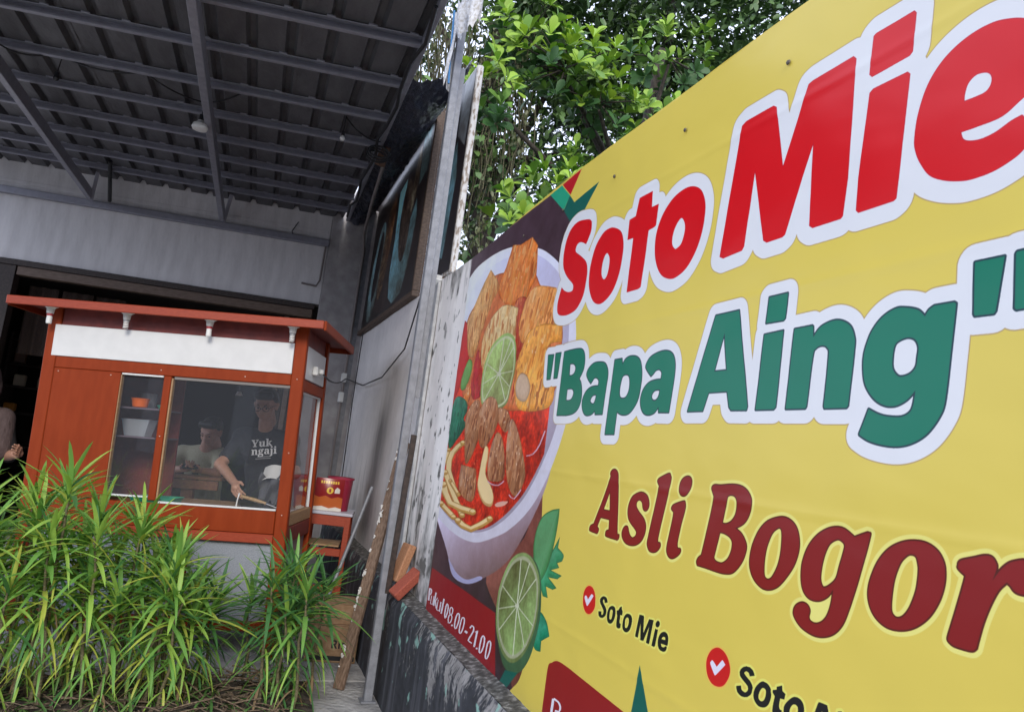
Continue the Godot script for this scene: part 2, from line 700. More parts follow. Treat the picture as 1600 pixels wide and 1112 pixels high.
func wall_side() -> void:
	var nw := FastNoiseLite.new()
	nw.seed = 8
	nw.frequency = 1.5
	var w := thing("boundary_wall", "stained white plaster boundary wall with black peeling foot, carrying the yellow banner", "wall")
	var pw := pm("wall_paint", Color.WHITE, 0.92)
	pw.albedo_texture = wall_picture(1300, 580)
	pw.normal_enabled = true
	# plaster face, z -8.5 .. -3.9 with its own stains
	part("plaster", sheet(120, 40, func(u: float, v: float) -> Vector3:
		var z := lerpf(-8.5, -3.9, u)
		var y := lerpf(0.6, 2.64, v)
		return Vector3(1.148 + 0.006 * nw.get_noise_2d(z, y) + 0.002 * nw.get_noise_2d(z * 8, y * 8), y, z)), pw, w)
	part("core", sp(Vector3(1.16, 0.0, -8.6), Vector3(1.32, 2.638, 3.2), 0.01), nm("wall_grey", [[0.2, lin(0.3, 0.29, 0.28)], [0.7, lin(0.5, 0.49, 0.48)]], Vector3(0.6, 0.6, 0.6), 0.02, 0.9, 0.2), w)
	var dm := pm("dado_paint", Color.WHITE, 0.75)
	dm.albedo_texture = dado_picture(1500, 170)
	part("dado", sheet(140, 12, func(u: float, v: float) -> Vector3:
		var z := lerpf(-8.5, -2.0, u)
		var y := lerpf(-0.02, 0.615, v)
		return Vector3(1.034 + 0.006 * nw.get_noise_2d(z * 1.5, y * 1.5 + 7.0) + 0.025 * smoothstep(0.93, 1.0, v), y, z)), dm, w)
	part("ledge", sheet(160, 6, func(u: float, v: float) -> Vector3:
		var z := lerpf(-8.5, -2.0, u)
		return Vector3(lerpf(1.059, 1.16, v) + 0.004 * nw.get_noise_2d(z * 4, v), 0.615 + 0.02 * v + 0.005 * nw.get_noise_2d(z * 5.0, v * 3.0), z)), nm("mouldy", [[0.3, lin(0.035, 0.034, 0.031)], [0.5, lin(0.085, 0.08, 0.075)], [0.7, lin(0.14, 0.136, 0.13)], [0.8, lin(0.26, 0.255, 0.25)]], Vector3(1.6, 1.6, 1.6), 0.03, 0.95, 0.4, 0.2, 0.0, 12), w)
	part("foot", sp(Vector3(1.065, -0.02, -2.0), Vector3(1.16, 0.61, 3.2), 0.01), M["wall_grey"], w)
	# post that carries the canopy, and the inner one
	var zinc := nm("zinc", [[0.2, lin(0.2, 0.205, 0.225)], [0.8, lin(0.25, 0.255, 0.28)]], Vector3(1.5, 1.5, 1.5), 0.02, 0.55, 0.15, 0.1, 0.3, 14)
	var p := thing("steel_post", "tall grey steel post at the near end of the canopy, standing beside the ledge", "post", Transform3D(Basis(), Vector3(0.975, 0, -4.487)))
	part("shaft", bx(Vector3(0, 2.2, 0), Vector3(0.05, 4.4, 0.05), 0.004), zinc, p)
	part("flange", bx(Vector3(0.045, 2.9, -0.01), Vector3(0.035, 2.2, 0.012), 0.002), zinc, p)
	part("base_plate", bx(Vector3(0, 0.006, 0), Vector3(0.09, 0.012, 0.09), 0.002), zinc, p)
	var p2 := thing("steel_post", "thinner grey post against the inner wall, behind the cart roof", "post", Transform3D(Basis(), Vector3(1.075, 0, -8.3)))
	part("shaft", bx(Vector3(0, 2.05, 0), Vector3(0.07, 4.1, 0.06), 0.004), zinc, p2)
	part("cover_strip", bx(Vector3(-0.04, 2.0, 0.034), Vector3(0.02, 3.6, 0.008), 0.002), pm("white_pvc", lin(0.4, 0.4, 0.42), 0.5), p2)
	solo("metal_strip", sp(Vector3(1.12, 0.64, -4.86), Vector3(1.142, 2.62, -4.78), 0.003), nm("strip_paint", [[0.2, lin(0.34, 0.34, 0.35)], [0.8, lin(0.5, 0.5, 0.5)]], Vector3(1, 1, 1), 0.02, 0.6), "pale flat metal strip fixed upright on the stained wall next to the near post", "strip")
	# picture banner above the wall
	var c := Canvas.new(0, 0, 2860, 1560, 0.35, lin(0.022, 0.014, 0.013))
	poster_print(c)
	var pmat := pm("poster_print", Color.WHITE, 0.4)
	pmat.albedo_texture = c.tex()
	var po := thing("food_poster", "dark brown food poster in a wooden frame hung above the inner wall", "poster")
	part("sheet", sheet(16, 8, func(u: float, v: float) -> Vector3:
		return Vector3(1.13 + 0.01 * sin(u * 9.0) * sin(v * 3.0), lerpf(2.66, 4.17, v), lerpf(-8.38, -5.57, u))), pmat, po)
	var wd := nm("frame_wood", [[0.2, lin(0.07, 0.045, 0.032)], [0.8, lin(0.15, 0.1, 0.07)]], Vector3(2, 8, 2), 0.02, 0.7, 0.2)
	part("backing", sp(Vector3(1.142, 2.65, -8.4), Vector3(1.17, 4.2, -5.55)), wd, po)
	part("frame_rail", sp(Vector3(1.1, 2.642, -8.42), Vector3(1.15, 2.69, -5.53), 0.004), wd, po)
	part("frame_rail", sp(Vector3(1.1, 4.17, -8.42), Vector3(1.15, 4.21, -5.53), 0.004), wd, po)
	part("frame_stile", sp(Vector3(1.1, 2.69, -5.57), Vector3(1.15, 4.17, -5.53), 0.004), wd, po)
	part("frame_stile", sp(Vector3(1.1, 2.69, -8.42), Vector3(1.15, 4.17, -8.38), 0.004), wd, po)
	# light box sign, seen edge-on
	var sg := thing("light_box_sign", "weathered white light box sign standing edge-on on the wall top", "sign", Transform3D(Basis(Vector3.UP, 0.02), Vector3(1.185, 2.66, -5.0)))
	part("box_frame", bx(Vector3(0.0, 0.77, 0), Vector3(0.046, 1.5, 0.6), 0.006), nm("sign_white", [[0.3, lin(0.22, 0.17, 0.13)], [0.42, lin(0.48, 0.45, 0.42)], [0.6, lin(0.58, 0.57, 0.56)]], Vector3(2, 0.8, 2), 0.03, 0.5, 0.0, 0.1, 0.0, 15), sg)
	var sc := Canvas.new(0, 0, 560, 1460, 0.3, lin(0.03, 0.025, 0.028))
	sc.fill([PackedVector2Array([Vector2(120, 200), Vector2(330, 120), Vector2(420, 700), Vector2(330, 1000), Vector2(200, 900)])], lin(0.16, 0.3, 0.34), 0.3)
	sc.fill([PackedVector2Array([Vector2(300, 1050), Vector2(520, 900), Vector2(560, 1460), Vector2(330, 1460)])], lin(0.2, 0.21, 0.22), 0.3)
	var scm := pm("sign_print", Color.WHITE, 0.35)
	scm.albedo_texture = sc.tex()
	part("face", sheet(2, 2, func(u: float, v: float) -> Vector3: return Vector3(-0.026, lerpf(0.04, 1.5, v), lerpf(-0.28, 0.28, u))), scm, sg)
	part("bracket", bx(Vector3(0, 0.0, 0.12), Vector3(0.05, 0.04, 0.05), 0.004), pm("rust", lin(0.12, 0.08, 0.06), 0.9), sg)
	part("bracket", bx(Vector3(0, 0.0, -0.2), Vector3(0.05, 0.04, 0.05), 0.004), M["rust"], sg)
	var cup := lt([Vector2(0.0, -0.03), Vector2(0.05, -0.02), Vector2(0.06, 0.02), Vector2(0.055, 0.025), Vector2(0.0, 0.0)], 16, Transform3D(Basis(Vector3.RIGHT, 0.5), Vector3(1.13, 2.645, -4.86)))
	solo("spotlight_shade", cup, pm("white_plastic", lin(0.7, 0.7, 0.7), 0.4), "small white lamp shade lying at the foot of the light box sign", "lamp shade")
	# shade net between roof edge and poster
	var nn := FastNoiseLite.new()
	nn.seed = 17
	nn.frequency = 4.0
	nn.fractal_octaves = 3
	var net := sheet(150, 34, func(u: float, v: float) -> Vector3:
		var z := lerpf(-8.35, -4.52, u)
		var wv := 0.5 + 0.5 * sin(u * 23.0 + v * 3.0)
		var x := lerpf(0.64 + 0.032 * (-3.4 - z), 1.1, v)
		var y := lerpf(3.80 + 0.03 * (-3.4 - z), 4.1, v) - 0.1 * sin(v * PI) * (0.6 + 0.6 * wv)
		var d := 0.025 * nn.get_noise_2d(z * 1.3, v * 1.2) + 0.012 * nn.get_noise_2d(z * 6.0, v * 5.0)
		return Vector3(x - d * 0.5, y + d, z))
	var nmat := nm("net", [[0.35, lin(0.006, 0.007, 0.014)], [0.55, lin(0.02, 0.022, 0.04)], [0.7, lin(0.2, 0.22, 0.3)]], Vector3(7, 7, 7), 0.05, 0.35, 1.0, 0.12, 0.0, 19)
	solo("shade_net", net, nmat, "crumpled black shade net bundled along the wall top beside the roof edge", "net")
	# torn tarpaulin at the front corner of the roof
	var tn := FastNoiseLite.new()
	tn.seed = 23
	tn.frequency = 5.0
	var tarp := MB.new()
	var tt := thing("torn_tarpaulin", "torn white tarpaulin hanging in rags from the front corner of the roof", "tarpaulin")
	for s in 4:
		var z0: float = [-4.52, -4.33, -4.14, -3.99][s]
		var len_: float = [0.62, 0.34, 0.30, 0.44][s]
		var wid: float = [0.2, 0.2, 0.19, 0.13][s]
		part("rag", sheet(10, 18, func(u: float, v: float) -> Vector3:
			var edge := 1.0 - 0.25 * absf(tn.get_noise_2d(u * 1.5 + s * 9.0, 3.0)) * 2.0
			var y := 4.42 - v * len_ * edge
			var taper := lerpf(1.0, 0.45 + 0.25 * sin(s * 2.0), v * v)
			return Vector3(0.93 + 0.03 * tn.get_noise_2d(u * 0.15 + s, v * 0.15) + 0.03 * sin(u * 5.0 + s + v), y, z0 + (u - 0.3) * wid * taper)), nm("tarp", [[0.3, lin(0.4, 0.37, 0.33)], [0.55, lin(0.62, 0.62, 0.64)], [0.8, lin(0.72, 0.73, 0.76)]], Vector3(3, 2, 3), 0.03, 0.6, 0.3, 0.1, 0.0, 24), tt)
	part("blue_hem", tb([Vector3(0.92, 4.42, -4.56), Vector3(0.925, 4.2, -4.53), Vector3(0.92, 4.0, -4.47), Vector3(0.93, 3.85, -4.46)], 0.007, 6), pm("tarp_blue", lin(0.04, 0.18, 0.4), 0.6), tt)

func poster_print(c: Canvas) -> void:
	var teal := lin(0.2, 0.31, 0.31)
	var ring := func(cx: float, cy: float, rx: float, ry: float, lean: float) -> PackedVector2Array:
		var o := PackedVector2Array()
		for i in 28:
			var a := TAU * i / 28
			o.append(Vector2(cx + rx * cos(a) + lean * sin(a), cy + ry * sin(a)))
		return o
	c.fill([ring.call(1430, 780, 1250, 700, 0)], lin(0.04, 0.024, 0.02), 0.5)
	c.fill([ring.call(620, 640, 330, 560, 60)], teal, 0.35, 0.4)
	c.fill([ring.call(640, 700, 180, 390, 60)], lin(0.018, 0.012, 0.012), 0.5)
	c.fill([ring.call(1130, 820, 260, 560, 90)], lin(0.13, 0.07, 0.03), 0.9, 0.0, Vector2(0.8, 3))
	c.fill([ring.call(1260, 960, 150, 330, 40)], lin(0.22, 0.09, 0.03), 0.8)
	c.fill([PackedVector2Array([Vector2(1500, 1290), Vector2(1800, 1330), Vector2(1830, 900), Vector2(1900, 620), Vector2(2050, 700), Vector2(2330, 980), Vector2(2420, 800), Vector2(2330, 330), Vector2(2200, 130), Vector2(1850, 90), Vector2(1640, 180), Vector2(1560, 420), Vector2(1600, 800)])], lin(0.22, 0.44, 0.48), 0.25, 0.5)
	c.fill([ring.call(1960, 880, 210, 420, -60)], lin(0.09, 0.055, 0.035), 0.9)
	c.fill([PackedVector2Array([Vector2(2340, 1100), Vector2(2600, 1150), Vector2(2640, 1560), Vector2(2330, 1560)])], lin(0.12, 0.19, 0.18), 0.4)
	c.fill([ring.call(2200, 1200, 90, 300, 50)], lin(0.2, 0.15, 0.09), 0.7)

const YAW := deg_to_rad(10.8)    # the shop front and the purlins are turned a little against the wall

func canopy() -> void:
	var o := thing("canopy_roof", "low metal canopy with ribbed dark sheets on grey purlins and rafters over the stall", "canopy")
	var sheetm := nm("roof_metal", [[0.2, lin(0.085, 0.083, 0.09)], [0.5, lin(0.1, 0.098, 0.105)], [0.85, lin(0.118, 0.116, 0.123)]], Vector3(0.7, 0.7, 0.25), 0.02, 0.55, 0.12, 0.05, 0.2, 26)
	var steel := nm("roof_steel", [[0.2, lin(0.26, 0.26, 0.3)], [0.8, lin(0.31, 0.31, 0.36)]], Vector3(1.2, 1.2, 1.2), 0.02, 0.5, 0.1, 0.1, 0.35, 27)
	var ry := func(z: float) -> float: return 3.805 + 0.03 * (-3.4 - z)
	var zoff := tan(YAW)
	# ribbed sheets, one part per sheet, ribs running towards the shop
	var pitch := 0.23
	for k in 6:
		var x0 := -3.5 + k * pitch * 3.0 
		var st := MB.new()
		var x1 := x0 + pitch * 3.0 + 0.02
		if k == 5:
			x1 = 0.66
		var prof := []
		var x := x0
		var i := 0
		while x < x1 - 0.001:
			prof.append(Vector2(x, 0.004 * (k % 2)))
			for q: Vector2 in [Vector2(0.16, 0.0), Vector2(0.178, 0.042), Vector2(0.212, 0.042)]:
				if x + q.x < x1:
					prof.append(Vector2(x + q.x, q.y + 0.004 * (k % 2)))
			x += pitch
			i += 1
		prof.append(Vector2(x1, 0.004 * (k % 2)))
		for j in prof.size() - 1:
			var a: Vector2 = prof[j]
			var b: Vector2 = prof[j + 1]
			var za := -3.15
			var zb := -8.54
			st.quad(Vector3(a.x, ry.call(za) + a.y, za), Vector3(b.x, ry.call(za) + b.y, za), Vector3(b.x + 0.1, ry.call(zb + b.x * zoff) + b.y, zb + b.x * zoff), Vector3(a.x + 0.1, ry.call(zb + a.x * zoff) + a.y, zb + a.x * zoff))
		part("roof_sheet", st.done(), sheetm, o)
	# purlins: lipped channels, with a fixing plate at every rib
	for zc: float in [-3.55, -4.12, -4.70, -5.31, -5.88, -6.44, -6.98, -7.5, -8.0]:
		var m := MB.new()
		var xa := -3.5
		var xb := 0.62 + 0.03 * (-3.4 - zc)
		var a := Vector3(xa, ry.call(zc + xa * zoff) - 0.032, zc + xa * zoff)
		var b := Vector3(xb, ry.call(zc + xb * zoff) - 0.032, zc + xb * zoff)
		m.bar(a, b, 0.004, 0.044, 0.0)
		m.bar(a + Vector3(0, -0.024, 0.016), b + Vector3(0, -0.024, 0.016), 0.034, 0.006, 0.001)
		m.bar(a + Vector3(0, -0.018, 0.033), b + Vector3(0, -0.018, 0.033), 0.004, 0.012, 0.0)
		m.bar(a + Vector3(0, 0.024, 0.022), b + Vector3(0, 0.024, 0.022), 0.045, 0.005, 0.001)
		# screw plates where the ribs cross
		var nrib := int((xb - xa) / pitch)
		for q in nrib:
			m.box(a.lerp(b, (q + 0.78) / ((xb - xa) / pitch)) + Vector3(0, 0.028, 0.03), Vector3(0.05, 0.012, 0.05), 0.002)
		part("purlin", m.done(), steel, o)
	# rafters under the purlins
	for xr: Vector2 in [Vector2(-1.93, -1.83), Vector2(-0.585, -0.5)]:
		var a := Vector3(xr.x, ry.call(-3.2) - 0.12, -3.2)
		var b := Vector3(xr.y, 3.71, -8.4 + xr.y * zoff)
		part("rafter", br(a, b, 0.05, 0.1), steel, o)
		part("strut", br(Vector3(xr.y + 0.02, 3.66, b.z + 0.05), Vector3(xr.y + 0.06, 3.93, b.z + 0.2), 0.035, 0.035), steel, o)
	part("edge_rail", br(Vector3(0.63, 3.77, -3.15), Vector3(0.80, 3.93, -8.25), 0.035, 0.06), steel, o)
	# front fascia of the roof, over the camera
	part("front_rail", br(Vector3(-3.5, 3.77, -3.12), Vector3(0.62, 3.77, -3.12), 0.04, 0.07), steel, o)
	# pipe along the shop front that the rafters sit on
	var fa := func(x: float, y: float, out: float) -> Vector3:
		return Vector3(x, y, -8.51 + x * zoff) + Vector3(-sin(YAW), 0, cos(YAW)) * out
	part("beam", br(fa.call(-3.9, 3.65, 0.05), fa.call(0.66, 3.625, 0.05), 0.07, 0.07), steel, o)
	solo("dark_rod", tb([Vector3(-1.62, 3.66, -8.6), Vector3(-1.6, 3.95, -8.15)], 0.02, 8), pm("black_plastic", lin(0.012, 0.012, 0.014), 0.5), "short dark rod standing on the beam between the two rafters", "rod")

func shop() -> void:
	var fr := Transform3D(Basis(Vector3.UP, -YAW), Vector3(0, 0, -8.51))    # x along the front, z out of it
	var s := thing("shop_building", "white plastered shop front with a dark open doorway behind the cart", "building", fr)
	var plaster := nm("shop_plaster", [[0.2, lin(0.62, 0.6, 0.6)], [0.5, lin(0.69, 0.67, 0.67)], [0.8, lin(0.74, 0.72, 0.72)]], Vector3(0.9, 0.16, 0.9), 0.015, 0.95, 0.15, 0.05, 0.0, 31)
	part("upper_wall", sp(Vector3(-4.2, 2.93, -0.18), Vector3(0.66, 4.2, 0.0), 0.004), plaster, s)
	part("top_band", sp(Vector3(-4.2, 3.74, 0.002), Vector3(0.64, 3.78, 0.012), 0.003), plaster, s)
	var dark := nm("dark_wood", [[0.2, lin(0.02, 0.013, 0.01)], [0.8, lin(0.05, 0.032, 0.025)]], Vector3(3, 3, 3), 0.02, 0.6, 0.1)
	var brown := nm("lintel_wood", [[0.2, lin(0.1, 0.065, 0.045)], [0.8, lin(0.17, 0.115, 0.085)]], Vector3(1, 6, 1), 0.02, 0.6, 0.1)
	part("lintel_top", sp(Vector3(-2.62, 2.865, -0.1), Vector3(0.62, 2.925, 0.03), 0.003), dark, s)
	part("lintel", sp(Vector3(-2.44, 2.77, -0.1), Vector3(0.6, 2.862, 0.012), 0.003), brown, s)
	part("door_jamb", sp(Vector3(-2.62, 0.0, -0.1), Vector3(-2.45, 2.862, 0.02), 0.003), dark, s)
	part("left_wall", sp(Vector3(-4.2, 0.0, -0.18), Vector3(-2.63, 2.925, 0.0), 0.003), plaster, s)
	# grey pillar between front and boundary wall
	part("pillar", sp(Vector3(0.665, 0.0, -0.3), Vector3(1.2, 4.1, 0.03), 0.008), nm("pillar_plaster", [[0.2, lin(0.3, 0.28, 0.28)], [0.8, lin(0.4, 0.38, 0.38)]], Vector3(0.6, 0.6, 0.6), 0.02, 0.9, 0.15), s)
	part("pillar_flake", sp(Vector3(0.655, 2.2, 0.0), Vector3(0.664, 2.75, 0.034), 0.001), plaster, s)
	# folded door leaves on the right side of the opening
	for i in 6:
		part("folding_panel", sp(Vector3(0.24 + i * 0.062, 0.0, -0.16 + 0.03 * (i % 2)), Vector3(0.294 + i * 0.062, 2.76, -0.1 + 0.03 * (i % 2)), 0.004), brown if i % 2 else dark, s)
	# room behind
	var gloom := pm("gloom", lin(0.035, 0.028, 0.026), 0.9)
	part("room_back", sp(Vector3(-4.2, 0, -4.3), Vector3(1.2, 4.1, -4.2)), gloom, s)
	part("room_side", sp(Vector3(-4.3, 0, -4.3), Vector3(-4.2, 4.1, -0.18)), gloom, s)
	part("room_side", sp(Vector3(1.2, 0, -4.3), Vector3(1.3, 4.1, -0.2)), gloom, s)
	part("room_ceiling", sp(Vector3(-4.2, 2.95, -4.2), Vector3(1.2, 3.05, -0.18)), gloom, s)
	part("roof_slab", sp(Vector3(-4.3, 4.2, -4.3), Vector3(1.3, 4.3, 0.0)), plaster, s)
	# shelves at the far left with warm coloured packets
	var sh := thing("shop_shelf", "dark wooden shelf inside the shop left of the cart, stocked with small packets", "shelf", fr * Transform3D(Basis(), Vector3(-2.3, 0, -1.6)))
	for y: float in [0.9, 1.3, 1.62, 1.9, 2.2]:
		part("board", sp(Vector3(-0.8, y, -0.3), Vector3(0.9, y + 0.025, 0.0)), dark, sh)
	part("side_panel", sp(Vector3(-0.83, 0, -0.3), Vector3(-0.8, 2.3, 0.0)), dark, sh)
	part("side_panel", sp(Vector3(0.9, 0, -0.3), Vector3(0.93, 2.3, 0.0)), dark, sh)
	var warm := [pm("packet_orange", lin(0.5, 0.2, 0.03), 0.4), pm("packet_brown", lin(0.15, 0.07, 0.03), 0.4), pm("packet_cream", lin(0.5, 0.42, 0.3), 0.4)]
	for i in 15:
		var y: float = [1.325, 1.645, 1.925][i % 3]
		var x := -0.72 + (i / 3) * 0.33 + 0.05 * (i % 2)
		var h := 0.1 + 0.04 * ((i * 7) % 3)
		solo("packet", bx(Vector3(0, h / 2, 0), Vector3(0.13, h, 0.08), 0.012), warm[(i * 5) % 3], "small packet standing on the dark shelf inside the shop", "packet", sh.transform * Transform3D(Basis(Vector3.UP, 0.2 * (i % 4)), Vector3(x, y, -0.12)), "packets on the shop shelf")
	# dark patterned clothes hanging in the doorway
	var cm := nm("batik", [[0.4, lin(0.012, 0.01, 0.012)], [0.6, lin(0.05, 0.03, 0.02)], [0.75, lin(0.12, 0.06, 0.03)]], Vector3(5, 5, 5), 0.04, 0.9, 0.0, 0.1, 0.0, 35)
	for i in 3:
		solo("hanging_cloth", sheet(14, 10, func(u: float, v: float) -> Vector3: return Vector3((u - 0.5) * 0.3, (v - 1.0) * 0.75, 0.025 * sin(u * 16.0 + i))), cm, ["dark patterned cloth hanging at the left end of the shop doorway", "dark patterned cloth hanging between two others in the doorway", "dark patterned cloth hanging nearest the red cart in the doorway"][i], "cloth", fr * Transform3D(Basis(), Vector3(-2.3 + i * 0.33, 2.72, -0.35 - 0.05 * i)), "cloths hanging in the shop doorway")
	# steel pot glinting in the dark doorway
	solo("steel_pot", lt([Vector2(0.0, 0.0), Vector2(0.1, 0.0), Vector2(0.12, 0.03), Vector2(0.12, 0.14), Vector2(0.13, 0.15), Vector2(0.06, 0.19), Vector2(0.0, 0.2)], 18), pm("pot_steel", lin(0.5, 0.52, 0.56), 0.25, 0.9), "round steel pot glinting on the shelf top inside the dark shop", "pot", sh.transform * Transform3D(Basis(), Vector3(0.45, 2.225, -0.12)))

# ---------------------------------------------------------------- the yellow banner
func ccw(c: PackedVector2Array) -> PackedVector2Array:
	if Geometry2D.is_polygon_clockwise(c):
		c = c.duplicate()
		c.reverse()
	return c

func banner() -> void:
	banner_shapes()
	var yellow := lin(0.73, 0.565, 0.098)
	var left := Canvas.new(0, 0, 1400, 2180, 0.72, yellow)
	var right := Canvas.new(1400, 0, 2140, 2180, 0.9, yellow)
	var cs := [left, right]
	var pal := {
		"brown": [lin(0.062, 0.032, 0.042), 0.25, 0.2], "lgreen": [lin(0.025, 0.36, 0.2)], "dgreen": [lin(0.01, 0.115, 0.085)], "tri": [lin(0.5, 0.012, 0.02)],
		"bowlbody": [lin(0.58, 0.48, 0.6), 0.08, 0.75], "foot": [lin(0.42, 0.4, 0.6)], "rim": [lin(0.8, 0.8, 0.93), 0.05, 0.12], "inner": [lin(0.6, 0.57, 0.76), 0.06, 0.3], "wood": [lin(0.24, 0.075, 0.055), 0.3, 0.25], "limerimb": [lin(0.2, 0.27, 0.09), 0.2, 0.2], "limepithb": [lin(0.38, 0.4, 0.24), 0.1], "limepulpb": [lin(0.2, 0.26, 0.085), 0.4, -0.3], "broth": [lin(0.68, 0.035, 0.012), 0.5, 0.1],
		"food_base": [lin(0.66, 0.14, 0.03), 0.5, 0.2],
		"chili": [lin(0.62, 0.008, 0.008), 0.3, 0.2], "fry_a": [lin(0.82, 0.2, 0.03), 0.55, 0.25], "fry_b": [lin(0.78, 0.38, 0.12), 0.6, 0.35], "deep": [lin(0.5, 0.05, 0.015), 0.6, 0.2], "fry_c": [lin(0.85, 0.32, 0.07), 0.55, 0.2],
		"fry_d": [lin(0.8, 0.55, 0.24), 0.45, 0.3], "fry_e": [lin(0.88, 0.34, 0.04), 0.6, 0.35], "milk": [lin(0.6, 0.4, 0.25), 0.25, 0.2], "chili2": [lin(0.5, 0.012, 0.02), 0.6, 0.2], "onion": [lin(0.14, 0.36, 0.07), 0.3, 0.4],
		"limerim": [lin(0.3, 0.42, 0.12), 0.2, 0.2], "limepith": [lin(0.58, 0.62, 0.36), 0.1], "limepulp": [lin(0.36, 0.46, 0.15), 0.35, 0.2], "spoke": [lin(0.62, 0.64, 0.46), 0.15], "cilantro": [lin(0.012, 0.17, 0.09), 0.9],
		"noodle": [lin(0.72, 0.38, 0.09), 0.25, 0.25], "noodle2": [lin(0.78, 0.45, 0.17), 0.3, 0.5], "meat": [lin(0.48, 0.19, 0.075), 0.75, 0.3], "gloss": [lin(0.6, 0.4, 0.5)], "gloss2": [lin(0.78, 0.4, 0.3)],
		"leafa": [lin(0.06, 0.25, 0.08), 0.25, 0.5], "leafb": [lin(0.035, 0.27, 0.11), 0.35, 0.3], "leafc": [lin(0.015, 0.24, 0.12), 0.5, 0.2], "sagedark": [lin(0.05, 0.17, 0.08), 0.2], "vein": [lin(0.12, 0.33, 0.14)], "limeskin": [lin(0.055, 0.12, 0.055), 0.2],
		"strip": [lin(0.29, 0.011, 0.018)], "wtext": [lin(0.78, 0.76, 0.82)], "box": [lin(0.29, 0.013, 0.016)], "tick": [lin(0.6, 0.013, 0.015)], "white": [lin(0.78, 0.72, 0.82)],
	}
	var late := ["RED", "GRN", "MAR", "BLK", "wtext", "strip", "box", "tick", "white"]
	var food := ["food_base", "fry_a", "fry_b", "fry_c", "fry_d", "fry_e", "meat", "milk", "chili", "chili2", "onion", "noodle", "noodle2", "deep", "leafa", "leafb", "leafc", "cilantro"]
	for s in shapes:
		if s[0] in late:
			continue
		var p: Array = pal[s[0]]
		var tone: Color = p[0]
		var gr: float = p[1] if p.size() > 1 else 0.0
		if s[0] == "broth":
			left.fill(s[1], tone, 0.4, 0.25)
			rng.seed = 99
			for k in 260:
				var at: Vector2 = Vector2(rng.randf_range(0, 640), rng.randf_range(500, 1600))
				if not Geometry2D.is_point_in_polygon(at, s[1][0]):
					continue
				var dot := PackedVector2Array()
				var rr := rng.randf_range(3, 13)
				for q in 9:
					dot.append(at + Vector2(cos(q * TAU / 9), sin(q * TAU / 9) * 0.8) * rr)
				left.fill([dot], tone.lerp([lin(0.85, 0.2, 0.02), lin(0.8, 0.1, 0.02), lin(0.35, 0.006, 0.006), lin(0.9, 0.5, 0.3)][k % 4], 0.5))
			continue
		if not s[0] in food:
			left.fill(s[1], tone, gr * 0.5, p[2] if p.size() > 2 else 0.0)
			right.fill(s[1], tone, gr * 0.5, p[2] if p.size() > 2 else 0.0)
			continue
		# printed food: soft rim, paler towards the upper left, mottled with browned and pale crumbs
		var o := ccw(s[1][0])
		var mid := Vector2.ZERO
		var lo := Vector2(1e9, 1e9)
		var hi := -lo
		for v in o:
			mid += v / o.size()
			lo = lo.min(v)
			hi = hi.max(v)
		for cv: Canvas in cs:
			cv.fill([o], tone.darkened(0.28), gr * 0.3)
		for k in 4:
			for q in grown(o, -2.5 - 6.0 * k):
				var moved := PackedVector2Array()
				for v: Vector2 in q:
					moved.append(v + Vector2(-2.0, 4.0) * k)
				for c in Geometry2D.intersect_polygons(o, moved):
					for cv: Canvas in cs:
						cv.fill([c], [tone.darkened(0.1), tone, tone.lightened(0.05), tone.lightened(0.1)][k], gr * 0.3)
		rng.seed = int(mid.x) + int(mid.y) * 7
		var crumbs := []
		if s[0].begins_with("fry"):
			crumbs = [lin(0.36, 0.06, 0.012), lin(0.75, 0.22, 0.03), lin(0.85, 0.45, 0.12), lin(0.9, 0.62, 0.3), lin(0.55, 0.11, 0.02)]
		elif s[0] == "meat":
			crumbs = [lin(0.13, 0.03, 0.014), lin(0.42, 0.16, 0.06), lin(0.55, 0.25, 0.11), lin(0.24, 0.06, 0.02), lin(0.6, 0.33, 0.2)]
		elif s[0] == "cilantro":
			crumbs = [lin(0.005, 0.06, 0.035), lin(0.03, 0.28, 0.12), lin(0.02, 0.2, 0.1)]
		elif s[0] in ["food_base", "chili2", "deep"]:
			crumbs = [lin(0.45, 0.03, 0.01), lin(0.7, 0.2, 0.03), lin(0.6, 0.02, 0.01), lin(0.25, 0.03, 0.01)]
		if crumbs.size():
			var lean := rng.randf_range(-0.5, 0.1)
			var area := (hi.x - lo.x) * (hi.y - lo.y)
			for k in int(clampf(area / 700.0, 25.0, 160.0)):
				var at := Vector2(rng.randf_range(lo.x, hi.x), rng.randf_range(lo.y, hi.y))
				if not Geometry2D.is_point_in_polygon(at, o):
					continue
				var blob := PackedVector2Array()
				var rx := rng.randf_range(4, 17)
				var ry := rng.randf_range(10, 55)
				for q in 8:
					blob.append(at + (Vector2(cos(q * TAU / 8) * rx, sin(q * TAU / 8) * ry) * rng.randf_range(0.6, 1.2)).rotated(lean + rng.randf_range(-0.15, 0.15)))
				var pick: Color = tone.lerp(crumbs[rng.randi() % crumbs.size()], rng.randf_range(0.25, 0.75))
				# light side up and to the left, darker crumbs down and to the right
				var side := (at.y - mid.y) / (hi.y - lo.y) - (at.x - mid.x) / (hi.x - lo.x)
				pick = pick.lightened(clampf(side * 0.25, 0.0, 0.3)) if side > 0.0 else pick.darkened(clampf(-side * 0.3, 0.0, 0.3))
				for q in Geometry2D.intersect_polygons(o, blob):
					left.fill([q], pick)
		if s[0] == "noodle" or s[0] == "noodle2":
			for q in grown(o, -9.0):
				var moved := PackedVector2Array()
				for v: Vector2 in q:
					moved.append(v + Vector2(-3.0, 5.0))
				for c in Geometry2D.intersect_polygons(o, moved):
					left.fill([c], lin(0.92, 0.68, 0.34))
